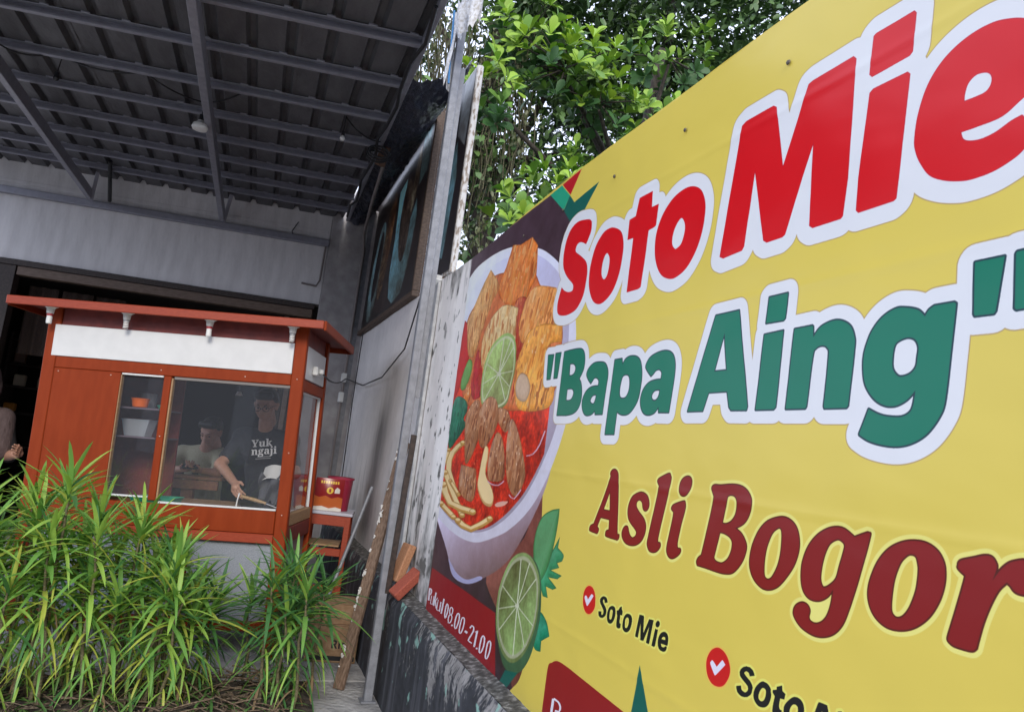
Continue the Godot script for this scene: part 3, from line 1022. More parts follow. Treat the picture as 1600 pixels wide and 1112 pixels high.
		if s[0] == "meat" or s[0] == "fry_e" or s[0] == "fry_a":
			# wet glints
			for k in 5:
				var at := mid + Vector2(rng.randf_range(-0.3, 0.2) * (hi.x - lo.x), rng.randf_range(-0.2, 0.35) * (hi.y - lo.y))
				for q in Geometry2D.intersect_polygons(o, PackedVector2Array([at, at + Vector2(5, 3), at + Vector2(3, 13), at + Vector2(-2, 9)])):
					left.fill([q], lin(0.95, 0.75, 0.55))
	# the picture part of the print is soft
	# the picture part of the print is soft
	var im := Image.create_from_data(left.w, left.h, false, Image.FORMAT_RGB8, left.data)
	im.resize(left.w * 3 / 8, left.h * 3 / 8, Image.INTERPOLATE_LANCZOS)
	im.resize(left.w, left.h, Image.INTERPOLATE_CUBIC)
	left.data = im.get_data()
	for s in shapes:
		if s[0] in ["wtext", "strip", "box", "tick", "white"]:
			var p: Array = pal[s[0]]
			for c: Canvas in cs:
				if s[0] == "tick":
					for q in grown(ccw(s[1][0]), 4.0):
						c.fill([q], lin(0.82, 0.5, 0.1))
				c.fill(s[1], p[0])
		elif s[0] in ["lgreen", "dgreen", "tri"]:
			left.fill(s[1], pal[s[0]][0])
	var big := [["RED", 41.0, lin(0.45, 0.3, 0.12), lin(0.66, 0.004, 0.009), lin(0.5, 0.004, 0.02), 1.5], ["GRN", 33.0, lin(0.45, 0.3, 0.12), lin(0.002, 0.175, 0.1), lin(0.01, 0.035, 0.05), 3.5]]
	for b in big:
		for ring in 2:
			for s in shapes:
				if s[0] == b[0]:
					for q in grown(ccw(s[1][0]), b[1] + (2.2 if ring == 0 else 0.0)):
						for c: Canvas in cs:
							c.fill([q], b[2] if ring == 0 else lin(0.75, 0.75, 0.76))
	for b in big + [["MAR", 11.0, lin(0.82, 0.74, 0.2), lin(0.24, 0.012, 0.011), lin(0.09, 0.012, 0.006), 3.0], ["BLK", 6.0, lin(0.78, 0.72, 0.15), lin(0.014, 0.013, 0.013), lin(0.014, 0.013, 0.013), 0.0]]:
		for s in shapes:
			if s[0] != b[0]:
				continue
			for c: Canvas in cs:
				if b[0] in ["MAR", "BLK"]:
					for q in grown(ccw(s[1][0]), b[1]):
						c.fill([q], b[2])
				var inner := [s[1][0]]
				var outer := grown(ccw(s[1][0]), b[5])
				for k in range(1, s[1].size()):
					inner.append(s[1][k])
					if b[0] in ["MAR", "BLK"]:
						c.fill([s[1][k]], b[2])
					outer += grown(ccw(s[1][k]), -b[5])
				c.fill(outer, b[4])
				if b[0] in ["MAR", "BLK"]:
					for k in range(1, s[1].size()):
						for q in grown(ccw(s[1][k]), -b[1]):
							c.fill([q], yellow)
				c.fill(inner, b[3])
	var nw := FastNoiseLite.new()
	nw.seed = 41
	nw.frequency = 1.2
	var surf := func(u: float, v: float) -> Vector3:
		var z := -4.06 + u / 1000.0
		var top := 2.63 + 0.06 * smoothstep(0.0, 1400.0, u)
		var bot := 0.568 - 0.01 * u / 3540.0
		var y := 0.53 + v / 1000.0
		var d := 0.004 * nw.get_noise_2d(z * 1.0, y * 1.0) + 0.0007 * nw.get_noise_2d(z * 6.0, y * 6.0)
		for f: float in [0.95, 1.465, 1.965, 2.43]:
			var q := absf(y - f - 0.006 * sin(z * 2.0))
			d += 0.0011 * maxf(0.0, 1.0 - q / 0.012)
		var yy := clampf(y, bot, top)
		return Vector3(1.134 - d, yy, z)
	var o := thing("yellow_banner", "large yellow printed food stall banner with red and green lettering fixed on the boundary wall", "banner")
	var am := ArrayMesh.new()
	for k in 2:
		var c: Canvas = cs[k]
		var st := SurfaceTool.new()
		st.begin(Mesh.PRIMITIVE_TRIANGLES)
		var nu := 70
		var nv := 240
		for j in nv + 1:
			for i in nu + 1:
				var u := c.u0 + float(i) / nu * c.w / c.sc
				var v := lerpf(28.0, 2168.0, float(j) / nv)
				var p: Vector3 = surf.call(u, v)
				v = (p.y - 0.53) * 1000.0
				st.set_uv(Vector2((u - c.u0) * c.sc / c.w, 1.0 - (v - c.v0) * c.sc / c.h))
				st.add_vertex(p)
		for j in nv:
			for i in nu:
				var a := j * (nu + 1) + i
				for ix: int in [a, a + nu + 1, a + 1, a + 1, a + nu + 1, a + nu + 2]:
					st.add_index(ix)
		st.generate_normals()
		st.commit(am)
		var m := pm("banner_print_%d" % k, Color.WHITE, 0.28, 0.0, 0.4)
		m.albedo_texture = c.tex()
		m.texture_repeat = false
		am.surface_set_material(k, m)
	part("printed_sheet", am, null, o)
	part("backing_board", sp(Vector3(1.139, 0.575, -4.05), Vector3(1.147, 2.615, -0.52), 0.001), pm("board", lin(0.2, 0.18, 0.16), 0.9), o)
	# rivets that hold the sheet
	for i in 6:
		part("rivet", lt([Vector2(0.007, 0.0), Vector2(0.005, 0.003), Vector2(0.0, 0.004)], 10, Transform3D(Basis(Vector3.BACK, PI / 2), Vector3(1.13, 2.55, -3.2 + i * 0.45))), pm("rivet", lin(0.12, 0.1, 0.08), 0.5, 0.6), o)

# ---------------------------------------------------------------- trees
func leaf_mesh(pts: Array, fold: float, droop: float) -> ArrayMesh:   # pts: (distance, half width), along +z, face up
	var st := SurfaceTool.new()
	st.begin(Mesh.PRIMITIVE_TRIANGLES)
	for q: Vector2 in pts:
		var y := -droop * q.x * q.x
		for s: float in [-1.0, 0.0, 1.0]:
			st.add_vertex(Vector3(s * q.y, y + absf(s) * q.y * fold, q.x))
	for i in pts.size() - 1:
		for s in 2:
			var a := i * 3 + s
			for k: int in [a, a + 1, a + 3, a + 1, a + 4, a + 3]:
				st.add_index(k)
	st.generate_normals()
	return st.commit()

func frame(dir: Vector3, up: Vector3) -> Basis:   # +z along dir, +y near up
	var z := dir.normalized()
	var x := up.cross(z)
	if x.length() < 0.01:
		x = Vector3.RIGHT
	x = x.normalized()
	return Basis(x, z.cross(x), z)

func leaf_mat(key: String, c: Color, back: Color, rough := 0.4) -> StandardMaterial3D:
	var m := pm(key, c, rough)
	m.backlight_enabled = true
	m.backlight = back
	m.cull_mode = BaseMaterial3D.CULL_DISABLED
	return m

func multi(called: String, mesh: Mesh, m: Material, trs: Array, cols: Array, parent: Node) -> void:
	var mm := MultiMesh.new()
	mm.transform_format = MultiMesh.TRANSFORM_3D
	mm.use_colors = true
	mm.mesh = mesh
	mm.instance_count = trs.size()
	for i in trs.size():
		mm.set_instance_transform(i, trs[i])
		mm.set_instance_color(i, cols[i])
	var o := MultiMeshInstance3D.new()
	o.name = called
	o.multimesh = mm
	o.material_override = m
	parent.add_child(o, true)
	o.set_meta("kind", "stuff")

func trees() -> void:
	rng.seed = 77
	var bark := nm("bark", [[0.2, lin(0.03, 0.024, 0.02)], [0.8, lin(0.1, 0.08, 0.065)]], Vector3(2, 0.7, 2), 0.02, 0.95, 0.8, 0.1, 0.0, 51)
	# nearer tree with whorls of broad light leaves
	var t := thing("broad_leaf_tree", "tree with light green whorls of broad leaves rising behind the banner", "tree", Transform3D(Basis(), Vector3(4.9, 0, -9.4)))
	part("trunk", tb([Vector3(0, -0.1, 0), Vector3(0.1, 1.5, 0.05), Vector3(-0.05, 3.2, 0), Vector3(0.1, 5.4, -0.1), Vector3(0.3, 8.0, 0.0)], [0.24, 0.19, 0.16, 0.13, 0.07], 10), bark, t)
	var broad := leaf_mesh([Vector2(0.0, 0.006), Vector2(0.2, 0.09), Vector2(0.45, 0.2), Vector2(0.7, 0.27), Vector2(0.9, 0.2), Vector2(1.0, 0.03)], 0.25, 0.22)
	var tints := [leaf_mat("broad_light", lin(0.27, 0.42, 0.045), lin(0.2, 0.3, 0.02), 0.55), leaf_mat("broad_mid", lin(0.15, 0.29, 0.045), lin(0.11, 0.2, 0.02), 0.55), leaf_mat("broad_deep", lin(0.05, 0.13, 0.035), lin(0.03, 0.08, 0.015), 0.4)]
	var clusters := [
		[Vector3(3.1, 6.35, -8.0), Vector3(0.62, 0.42, 0.5), 62], [Vector3(3.62, 6.05, -8.0), Vector3(0.4, 0.36, 0.4), 34], [Vector3(2.55, 6.7, -8.1), Vector3(0.4, 0.35, 0.4), 26], [Vector3(2.15, 5.75, -8.0), Vector3(0.28, 0.4, 0.35), 24],
		[Vector3(3.25, 4.62, -8.0), Vector3(0.62, 0.32, 0.45), 46], [Vector3(2.75, 4.25, -7.9), Vector3(0.4, 0.3, 0.4), 26], [Vector3(3.5, 5.15, -8.1), Vector3(0.25, 0.25, 0.3), 14], [Vector3(4.75, 6.3, -8.5), Vector3(0.4, 0.25, 0.4), 18], [Vector3(5.0, 7.5, -8.8), Vector3(0.7, 0.35, 0.5), 26], [Vector3(4.35, 5.75, -8.2), Vector3(0.3, 0.25, 0.3), 12]]
	var crown := Node3D.new()
	crown.name = "crown"
	t.add_child(crown, true)
	var rest_t := []
	var rest_c := []
	var singles := 0
	var eye := Vector3(-0.35, 0.25, 0.9)
	for c in clusters:
		var mid: Vector3 = c[0] - t.position
		var stem: Vector3 = Vector3(0.05, clampf(mid.y - 1.3, 2.6, 5.5), 0)
		part("branch", tb([stem, stem.lerp(mid, 0.5) + Vector3(0, 0.15, 0), mid - Vector3(0, 0.1, 0)], [0.07, 0.045, 0.02], 7), bark, t)
		for i in c[2]:
			var r: Vector3 = c[1]
			var d := Vector3(rng.randfn(), rng.randfn(), rng.randfn()).normalized() * pow(rng.randf(), 0.4)
			var at := mid + d * r * 1.25
			part("twig", tb([mid + d * r * 0.2, at], [0.012, 0.007], 4), bark, t) if i % 3 == 0 else null
			var axis := (d * 0.8 + Vector3.UP * 0.9 + eye * 0.5 + Vector3(rng.randfn(), rng.randfn(), rng.randfn()) * 0.25).normalized()
			var side := axis.cross(Vector3(0.3, 0.2, 1.0)).normalized()
			var n := rng.randi_range(6, 9)
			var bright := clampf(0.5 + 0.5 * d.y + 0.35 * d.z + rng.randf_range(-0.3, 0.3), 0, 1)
			for k in n:
				var a := TAU * k / n + rng.randf_range(-0.3, 0.3)
				var open := rng.randf_range(0.75, 1.35) if k % 3 else rng.randf_range(0.25, 0.6)
				var dir := axis * cos(open) + side.rotated(axis, a) * sin(open)
				var s := rng.randf_range(0.11, 0.225)
				var b := frame(dir, axis).scaled_local(Vector3(s * rng.randf_range(0.85, 1.1), s, s))
				var tr := Transform3D(b, at + dir * 0.012)
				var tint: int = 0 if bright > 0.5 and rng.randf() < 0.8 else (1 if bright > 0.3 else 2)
				if singles < 290 and (d.z > 0.1 or d.y > 0.3) and c[2] > 20 and i % 2 == 0:
					singles += 1
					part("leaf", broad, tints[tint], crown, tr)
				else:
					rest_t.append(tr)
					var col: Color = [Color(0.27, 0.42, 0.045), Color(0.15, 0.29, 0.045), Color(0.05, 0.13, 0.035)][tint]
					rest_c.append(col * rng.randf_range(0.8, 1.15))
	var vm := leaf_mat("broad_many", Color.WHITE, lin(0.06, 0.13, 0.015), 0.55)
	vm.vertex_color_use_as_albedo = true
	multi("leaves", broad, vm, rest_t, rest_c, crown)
	# darker tree behind, with gaps of sky and hanging vines
	var small := leaf_mesh([Vector2(0.0, 0.0), Vector2(0.35, 0.24), Vector2(0.75, 0.2), Vector2(1.0, 0.0)], 0.3, 0.15)
	var dm := leaf_mat("dark_leaves", Color.WHITE, lin(0.03, 0.07, 0.02), 0.45)
	dm.vertex_color_use_as_albedo = true
	var specs := [
		["dense dark tree with long bare limbs filling the sky above the banner", Vector3(7.8, 0, -14.0), Vector3(7.6, 11.5, -13.6), Vector3(4.6, 3.9, 2.6), 25000, 0.2, 1],
		["dark tree draped in hanging brown vines between the light box sign and the banner", Vector3(4.0, 0, -14.5), Vector3(3.8, 9.0, -14.0), Vector3(2.8, 4.2, 1.8), 5200, 0.3, 2]]
	var gap := FastNoiseLite.new()
	gap.frequency = 0.55
	gap.fractal_octaves = 3
	for sdat in specs:
		var o := thing("dark_tree", sdat[0], "tree", Transform3D(Basis(), sdat[1]))
		gap.seed = sdat[6]
		var base: Vector3 = sdat[1]
		var mid: Vector3 = sdat[2] - base
		var r: Vector3 = sdat[3]
		part("trunk", tb([Vector3(0, -0.1, 0), Vector3(-0.1, mid.y * 0.3, 0.1), Vector3(0.15, mid.y * 0.65, 0), mid + Vector3(0, 1.5, 0)], [0.4, 0.3, 0.22, 0.1], 10), bark, o)
		for k in 9:
			var a := TAU * k / 9.0 + rng.randf() * 0.5
			var s0 := Vector3(0.05, mid.y * rng.randf_range(0.45, 0.8), 0)
			var e := mid + Vector3(cos(a) * r.x * 0.85, rng.randf_range(-0.6, 0.5) * r.y, sin(a) * r.z * 0.7)
			var m2 := s0.lerp(e, 0.5) + Vector3(rng.randfn() * 0.3, rng.randf_range(0.0, 0.7), rng.randfn() * 0.2)
			part("limb", tb([s0, s0.lerp(m2, 0.5) + Vector3(0, 0.1, 0), m2, m2.lerp(e, 0.6) + Vector3(0, 0.12, 0), e], [0.14, 0.11, 0.075, 0.045, 0.02], 7), bark, o)
		var trs := []
		var cols := []
		var tries := 0
		while trs.size() < int(sdat[4]) and tries < 200000:
			tries += 1
			var d := Vector3(rng.randf_range(-1, 1), rng.randf_range(-1, 1), rng.randf_range(-1, 1))
			if d.length() > 1.0 + 0.12 * gap.get_noise_3d(d.x * 4, d.y * 4, d.z * 4) * 3.0:
				continue
			var p := mid + d * r
			if gap.get_noise_3d(p.x, p.y, p.z * 0.35) < (-0.1 if sdat[6] == 1 else 0.02) - 0.05 * rng.randf():
				continue
			var cl := gap.get_noise_3d(p.x * 1.6 + 40.0, p.y * 1.6, p.z)
			var dir := Vector3(rng.randfn(), rng.randfn() * 0.7 - 0.35, rng.randfn())
			var s := rng.randf_range(0.15, 0.25)
			trs.append(Transform3D(frame(dir, Vector3(rng.randfn() * 0.5, 1, 0.5 + rng.randfn() * 0.5)).scaled_local(Vector3(s, s, s)), p))
			var c := Color(0.055, 0.11, 0.035).lerp(Color(0.12, 0.21, 0.05), clampf(cl * 1.6 + 0.35, 0, 1)) * rng.randf_range(0.75, 1.2)
			cols.append(c)
		multi("crown", small, dm, trs, cols, o)
		if sdat[6] == 2:
			var vines := MB.new()
			for k in 240:
				var x := rng.randf_range(-2.3, 0.4)
				var y := rng.randf_range(7.2, 10.0)
				var z := rng.randf_range(0.9, 2.0)
				var l := rng.randf_range(0.8, 2.6)
				var ps := []
				for q in 5:
					ps.append(Vector3(x + 0.06 * sin(q * 1.7 + k), y - l * q / 4.0, z + 0.05 * cos(q * 2.1 + k)))
				vines.tube(ps, rng.randf_range(0.006, 0.014), 4, false)
			part("hanging_vines", vines.done(), nm("vine", [[0.3, lin(0.05, 0.045, 0.025)], [0.7, lin(0.13, 0.12, 0.06)]], Vector3(2, 2, 2), 0.03, 0.9), o).set_meta("kind", "stuff")
			var vt := []
			var vc := []
			for k in 2600:
				var p := Vector3(rng.randf_range(-2.3, 0.5), rng.randf_range(5.2, 9.8), rng.randf_range(0.9, 2.1))
				if gap.get_noise_2d(p.x * 2.6, p.y * 0.7) < -0.02:
					continue
				var s := rng.randf_range(0.07, 0.13)
				vt.append(Transform3D(frame(Vector3(rng.randfn() * 0.5, -1.0, rng.randfn() * 0.5), Vector3(rng.randfn(), 0.3, 1)).scaled_local(Vector3(s, s, s)), p))
				vc.append(Color(0.07, 0.09, 0.035).lerp(Color(0.12, 0.13, 0.05), rng.randf()))
			multi("vine_leaves", small, dm, vt, vc, o)

# ---------------------------------------------------------------- the hedge of long-leaved plants
func hedge() -> void:
	rng.seed = 5
	var kinds := []
	var tints := [leaf_mat("blade_yellow", lin(0.42, 0.47, 0.08), lin(0.26, 0.3, 0.03), 0.5), leaf_mat("blade_light", lin(0.29, 0.46, 0.08), lin(0.15, 0.26, 0.02), 0.5), leaf_mat("blade_mid", lin(0.145, 0.31, 0.06), lin(0.08, 0.17, 0.02), 0.5), leaf_mat("blade_deep", lin(0.05, 0.15, 0.04), lin(0.03, 0.09, 0.016), 0.5), leaf_mat("blade_dead", lin(0.24, 0.16, 0.08), lin(0.05, 0.03, 0.01), 0.8)]
	var prof := func(w: float) -> Array:
		var o := []
		for i in 9:
			var t := i / 8.0
			o.append(Vector2(t, w * pow(sin(PI * pow(t, 0.72)), 0.85) + (0.012 if i < 8 else 0.0)))
		return o
	var blades := []
	for d: float in [0.2, 0.55, 0.95, 1.35]:
		blades.append(leaf_mesh(prof.call(0.031), 0.35, d))
	var cane := nm("cane", [[0.2, lin(0.07, 0.06, 0.03)], [0.8, lin(0.2, 0.17, 0.09)]], Vector3(4, 4, 4), 0.03, 0.8, 0.2)
	# five patterns of plant, one metre tall, then copies at their own height, turn and lean
	for v in 6:
		var o := Node3D.new()
		o.name = "leafy_plant"
		var lean := Vector3(rng.randf_range(-0.07, 0.07), 1.0, rng.randf_range(-0.02, 0.08))
		var pts := []
		for i in 6:
			pts.append(Vector3(lean.x * i / 5.0 + 0.012 * sin(i * 2.1 + v), i / 5.0, lean.z * i / 5.0 + 0.01 * cos(i * 1.7)))
		part("stem", tb(pts, [0.011, 0.01, 0.009, 0.008, 0.007, 0.005], 6), cane, o)
		var n := 46
		for i in n:
			var t := float(i) / n                       # 0 newest, at the tip
			var h := 1.0 - 0.24 * t - (0.46 * pow(maxf(0.0, t - 0.4) / 0.6, 1.2))
			var el := lerpf(1.35, -0.1, pow(t, 0.6)) + rng.randf_range(-0.2, 0.2)
			var a := i * 2.4 + rng.randf_range(-0.35, 0.35) + v
			var d := Vector3(cos(a) * cos(el), sin(el), sin(a) * cos(el))
			var s := lerpf(0.15, 0.285, sin(PI * minf(1.0, t + 0.2))) * rng.randf_range(0.8, 1.15)
			var bl := clampi(int(t * 3.2 + rng.randf_range(-0.3, 0.9)), 0, 3)
			var k: int = [2, 1, 2, 1, 0, 2, 2, 1, 3][(i * 5 + v * 2) % 9]
			if v >= 4:
				k = [3, 2, 3, 3, 2, 1, 3][i % 7]
			elif t > 0.75 and rng.randf() < 0.22:
				k = 0
			if t > 0.88 and rng.randf() < 0.3:
				k = 4
				bl = 3
			var tr := Transform3D(frame(d, Vector3.UP).scaled_local(Vector3(s * rng.randf_range(0.85, 1.15), s, s)), Vector3(lean.x * h, h, lean.z * h))
			part("leaf", blades[bl], tints[k], o, tr)
		kinds.append(o)
	var spots := []
	for row in 3:
		var x := -1.75 + row * 0.05
		while x < 0.72:
			spots.append(Vector3(x + rng.randf_range(-0.03, 0.03), 0, [-4.32, -4.56, -4.8][row] + rng.randf_range(-0.07, 0.07)))
			x += rng.randf_range(0.068, 0.108)
	var top := func(x: float) -> float:
		var ks := [[-2.0, 1.0], [-1.0, 0.98], [-0.72, 1.08], [-0.55, 0.88], [-0.36, 1.0], [-0.2, 0.78], [0.0, 0.68], [0.2, 0.6], [0.3, 0.74], [0.44, 0.84], [0.56, 0.7], [0.8, 0.6]]
		for i in ks.size() - 1:
			if x <= ks[i + 1][0]:
				return lerpf(ks[i][1], ks[i + 1][1], clampf((x - ks[i][0]) / (ks[i + 1][0] - ks[i][0]), 0, 1))
		return 0.5
	var c := 0
	for p: Vector3 in spots:
		var h: float = top.call(p.x) * ([1.0, 0.84, 0.7, 0.93, 0.62, 0.78][c % 6] + rng.randf_range(-0.06, 0.05))
		if (p.x > 0.04 and c % 5 > 2) or (p.x > -0.02 and p.x < 0.3 and c % 3 != 2):
			c += 1
			continue
		var v := c % 4 if p.x < 0.05 + rng.randf_range(-0.2, 0.2) else 4 + c % 2
		var o: Node3D = kinds[v].duplicate()
		o.name = numbered("leafy_plant")
		add_child(o, true)
		var s := maxf(0.4, h)
		o.transform = Transform3D(Basis(Vector3.UP, rng.randf() * TAU) * Basis(Vector3.RIGHT, rng.randf_range(-0.06, 0.1)), p + Vector3(0, -0.02, 0))
		# leaves keep their own size: only the stem grows with the plant
		for ch: Node3D in o.get_children():
			if ch.name.begins_with("leaf"):
				var q: Vector3 = ch.position
				ch.position = Vector3(q.x * s, maxf(0.12, s - (1.0 - q.y) * minf(1.0, s / 0.75)), q.z * s)
			else:
				ch.scale = Vector3(1, s, 1)
		var where := "at the left end of the hedge before the woman" if p.x < -0.95 else ("before the red panel of the cart" if p.x < -0.45 else ("before the cart window and grey cabinet" if p.x < 0.1 else "at the right end of the hedge near the plank"))
		tag(o, ("tall " if h > 0.75 else "short ") + ("dark" if v >= 4 else "yellowish") + " green long-leaved plant " + where, "plant", "long-leaved plants in the hedge before the cart")
		c += 1
	for k in kinds:
		k.free()
	# low weeds at the right end of the bed
	var trs := []
	var cols := []
	var blade := leaf_mesh([Vector2(0.0, 0.02), Vector2(0.4, 0.05), Vector2(0.8, 0.03), Vector2(1.0, 0.0)], 0.3, 0.5)
	for k in 260:
		var p := Vector3(rng.randf_range(-1.2, 0.5), 0.03, rng.randf_range(-4.6, -4.02))
		var d := Vector3(rng.randfn(), rng.randf_range(0.3, 1.4), rng.randfn())
		var s := rng.randf_range(0.06, 0.17)
		trs.append(Transform3D(frame(d, Vector3.UP).scaled_local(Vector3(s, s, s)), p))
		cols.append(Color(0.05, 0.13, 0.03).lerp(Color(0.12, 0.22, 0.05), rng.randf()))
	var weeds := Node3D.new()
	weeds.name = "weeds"
	add_child(weeds)
	tag(weeds, "low green weeds and grass sprouting at the foot of the hedge", "weeds", "", "stuff")
	var wm := leaf_mat("weed", Color.WHITE, lin(0.04, 0.09, 0.015), 0.45)
	wm.vertex_color_use_as_albedo = true
	multi("blades", blade, wm, trs, cols, weeds)

# ---------------------------------------------------------------- the food cart, in its own frame (x along its front, y up, z towards the street)
const CART := Transform3D(Basis(Vector3(0.95516306, 0.04884977, 0.29202265), Vector3(-0.04671527, 0.99880614, -0.01428229), Vector3(-0.2923717, 0.0, 0.95630476)), Vector3(0.37979717, 0, -5.3))

func cart() -> void:
	var o := thing("food_cart", "red painted wooden food cart with glass windows and a flat roof, parked under the canopy", "cart", CART)
	var red := nm("cart_red", [[0.15, lin(0.225, 0.031, 0.006)], [0.5, lin(0.25, 0.036, 0.0075)], [0.85, lin(0.27, 0.042, 0.0095)]], Vector3(1.6, 0.28, 1.6), 0.02, 0.5, 0.0, 0.12, 0.0, 61)
	red.metallic_specular = 0.28
	var orange := nm("cart_edge", [[0.2, lin(0.28, 0.034, 0.01)], [0.8, lin(0.34, 0.05, 0.016)]], Vector3(1.5, 4, 1.5), 0.03, 0.5, 0.0, 0.1, 0.0, 62)
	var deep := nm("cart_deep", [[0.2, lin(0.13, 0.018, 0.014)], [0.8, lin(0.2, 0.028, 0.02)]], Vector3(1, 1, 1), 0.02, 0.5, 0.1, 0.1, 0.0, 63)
	var white := nm("cart_white", [[0.2, lin(0.64, 0.64, 0.64)], [0.8, lin(0.69, 0.69, 0.69)]], Vector3(0.7, 0.7, 0.7), 0.02, 0.35, 0.0, 0.1, 0.0, 64)
	var tan_ := nm("cart_tan", [[0.2, lin(0.28, 0.16, 0.08)], [0.8, lin(0.42, 0.27, 0.14)]], Vector3(1, 6, 1), 0.03, 0.55, 0.1, 0.1, 0.0, 65)
	var alu := nm("cart_zinc", [[0.3, lin(0.27, 0.29, 0.33)], [0.5, lin(0.33, 0.35, 0.4)], [0.7, lin(0.4, 0.42, 0.48)]], Vector3(2.5, 2.5, 2.5), 0.09, 0.42, 0.25, 0.2, 0.45, 66)
	var sill := pm("cart_sill", lin(0.7, 0.7, 0.7), 0.35)
	var glass := pm("cart_glass", Color(0.5, 0.52, 0.56, 0.14), 0.02, 0.0, 0.5)  # pale grey tint painted into the panes, standing in for a reflected veil
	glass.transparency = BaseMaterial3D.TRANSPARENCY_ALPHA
	# roof: board and fascia, a little higher behind
	var D := -0.84
	part("roof_board", sp(Vector3(-1.85, 2.235, -1.1), Vector3(0.225, 2.255, 0.15), 0.004), deep, o)
	part("roof_fascia", sp(Vector3(-1.865, 2.203, 0.152), Vector3(0.232, 2.260, 0.172), 0.004), orange, o)
	part("roof_fascia", sp(Vector3(0.228, 2.195, -1.1), Vector3(0.248, 2.262, 0.150), 0.004), red, o)
	part("roof_fascia", sp(Vector3(-1.866, 2.195, -1.1), Vector3(-1.852, 2.262, 0.150), 0.004), red, o)
	part("roof_fascia", sp(Vector3(-1.85, 2.195, -1.12), Vector3(0.226, 2.262, -1.102), 0.004), red, o)
	# posts
	for p: Vector3 in [Vector3(0.055, 0, -0.03), Vector3(0.055, 0, D + 0.03), Vector3(-1.625, 0, -0.03), Vector3(-1.625, 0, D + 0.03)]:
		part("post", sp(Vector3(p.x - 0.042, 0.0 if p.x < 0 or p.z > -0.2 else 0.0, p.z - 0.03), Vector3(p.x + 0.042, 2.232, p.z + 0.03), 0.005), red, o)
	# header with white boards
	part("header", sp(Vector3(-1.58, 1.86, -0.03), Vector3(0.01, 2.232, -0.012), 0.003), deep, o)
	part("sign_board", sp(Vector3(-1.615, 1.895, -0.011), Vector3(0.012, 2.11, 0.003), 0.002), white, o)
	part("header_rail", sp(Vector3(-1.582, 1.815, -0.05), Vector3(0.012, 1.892, -0.002), 0.004), red, o)
	part("side_header", sp(Vector3(0.06, 1.86, D + 0.062), Vector3(0.075, 2.232, -0.062), 0.003), deep, o)
	part("side_sign_board", sp(Vector3(0.076, 1.875, D + 0.085), Vector3(0.09, 2.11, -0.09), 0.002), white, o)
	part("side_rail", sp(Vector3(0.03, 1.785, D + 0.062), Vector3(0.094, 1.862, -0.062), 0.004), red, o)
	# closed panel at the left
	part("front_panel", sp(Vector3(-1.582, 0.955, -0.04), Vector3(-1.136, 1.813, -0.0045), 0.002), red, o)
	# narrow window, mullion, wide window
	part("mullion", sp(Vector3(-0.845, 0.97, -0.05), Vector3(-0.795, 1.813, -0.001), 0.004), red, o)
	part("window_edge", sp(Vector3(-0.793, 0.975, -0.045), Vector3(-0.781, 1.80, -0.004), 0.002), tan_, o)
	part("window_edge", sp(Vector3(-1.134, 1.0, -0.045), Vector3(-1.127, 1.80, -0.004), 0.002), tan_, o)
	part("small_window_strip", sp(Vector3(-1.125, 1.80, -0.03), Vector3(-0.847, 1.812, 0.004), 0.002), sill, o)
	part("small_window_strip", sp(Vector3(-1.125, 0.985, -0.03), Vector3(-0.847, 0.996, 0.004), 0.002), sill, o)
	part("big_window_strip", sp(Vector3(-0.779, 0.955, -0.03), Vector3(0.011, 0.967, 0.006), 0.002), sill, o)
	part("big_window_strip", sp(Vector3(-0.779, 1.793, -0.03), Vector3(0.011, 1.813, -0.012), 0.002), pm("window_felt", lin(0.2, 0.18, 0.17), 0.7), o)
	var gp := func(a: Vector3, b: Vector3) -> ArrayMesh:
		var m := MB.new()
		if absf(a.x - b.x) > absf(a.z - b.z):
			m.quad(Vector3(a.x, a.y, a.z), Vector3(b.x, a.y, a.z), Vector3(b.x, b.y, a.z), Vector3(a.x, b.y, a.z), Vector3.BACK)
		else:
			m.quad(Vector3(a.x, a.y, a.z), Vector3(a.x, a.y, b.z), Vector3(a.x, b.y, b.z), Vector3(a.x, b.y, a.z), Vector3.RIGHT)
		return m.done()
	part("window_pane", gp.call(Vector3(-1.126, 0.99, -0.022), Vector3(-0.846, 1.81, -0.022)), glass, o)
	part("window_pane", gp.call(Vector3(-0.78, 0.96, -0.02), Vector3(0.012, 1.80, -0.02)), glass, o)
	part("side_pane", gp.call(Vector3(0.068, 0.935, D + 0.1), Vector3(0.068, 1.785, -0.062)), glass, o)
	part("side_window_strip", sp(Vector3(0.06, 0.935, D + 0.085), Vector3(0.08, 1.785, D + 0.098), 0.002), sill, o)
	part("side_window_strip", sp(Vector3(0.06, 1.772, D + 0.1), Vector3(0.08, 1.784, -0.062), 0.002), sill, o)
	part("side_sill", sp(Vector3(0.03, 0.85, D + 0.062), Vector3(0.092, 0.932, -0.062), 0.004), tan_, o)
	# rail under the windows, counter
	part("counter_rail", sp(Vector3(-1.582, 0.80, -0.05), Vector3(0.012, 0.953, 0.004), 0.004), red, o)
	part("counter_rail", sp(Vector3(-1.582, 0.735, -0.05), Vector3(0.012, 0.797, 0.001), 0.004), orange, o)
	part("side_counter_rail", sp(Vector3(0.045, 0.735, D + 0.062), Vector3(0.094, 0.845, -0.062), 0.004), deep, o)
	part("counter", sp(Vector3(-1.58, 0.9, D), Vector3(0.03, 0.93, -0.055), 0.003), tan_, o)
	part("counter_front", sp(Vector3(-1.58, 0.735, D), Vector3(0.03, 0.89, D + 0.02), 0.003), deep, o)
	# dark red cupboard behind the narrow window
	part("cupboard_back", sp(Vector3(-1.58, 0.935, -0.56), Vector3(-0.9, 2.2, -0.54), 0.003), deep, o)
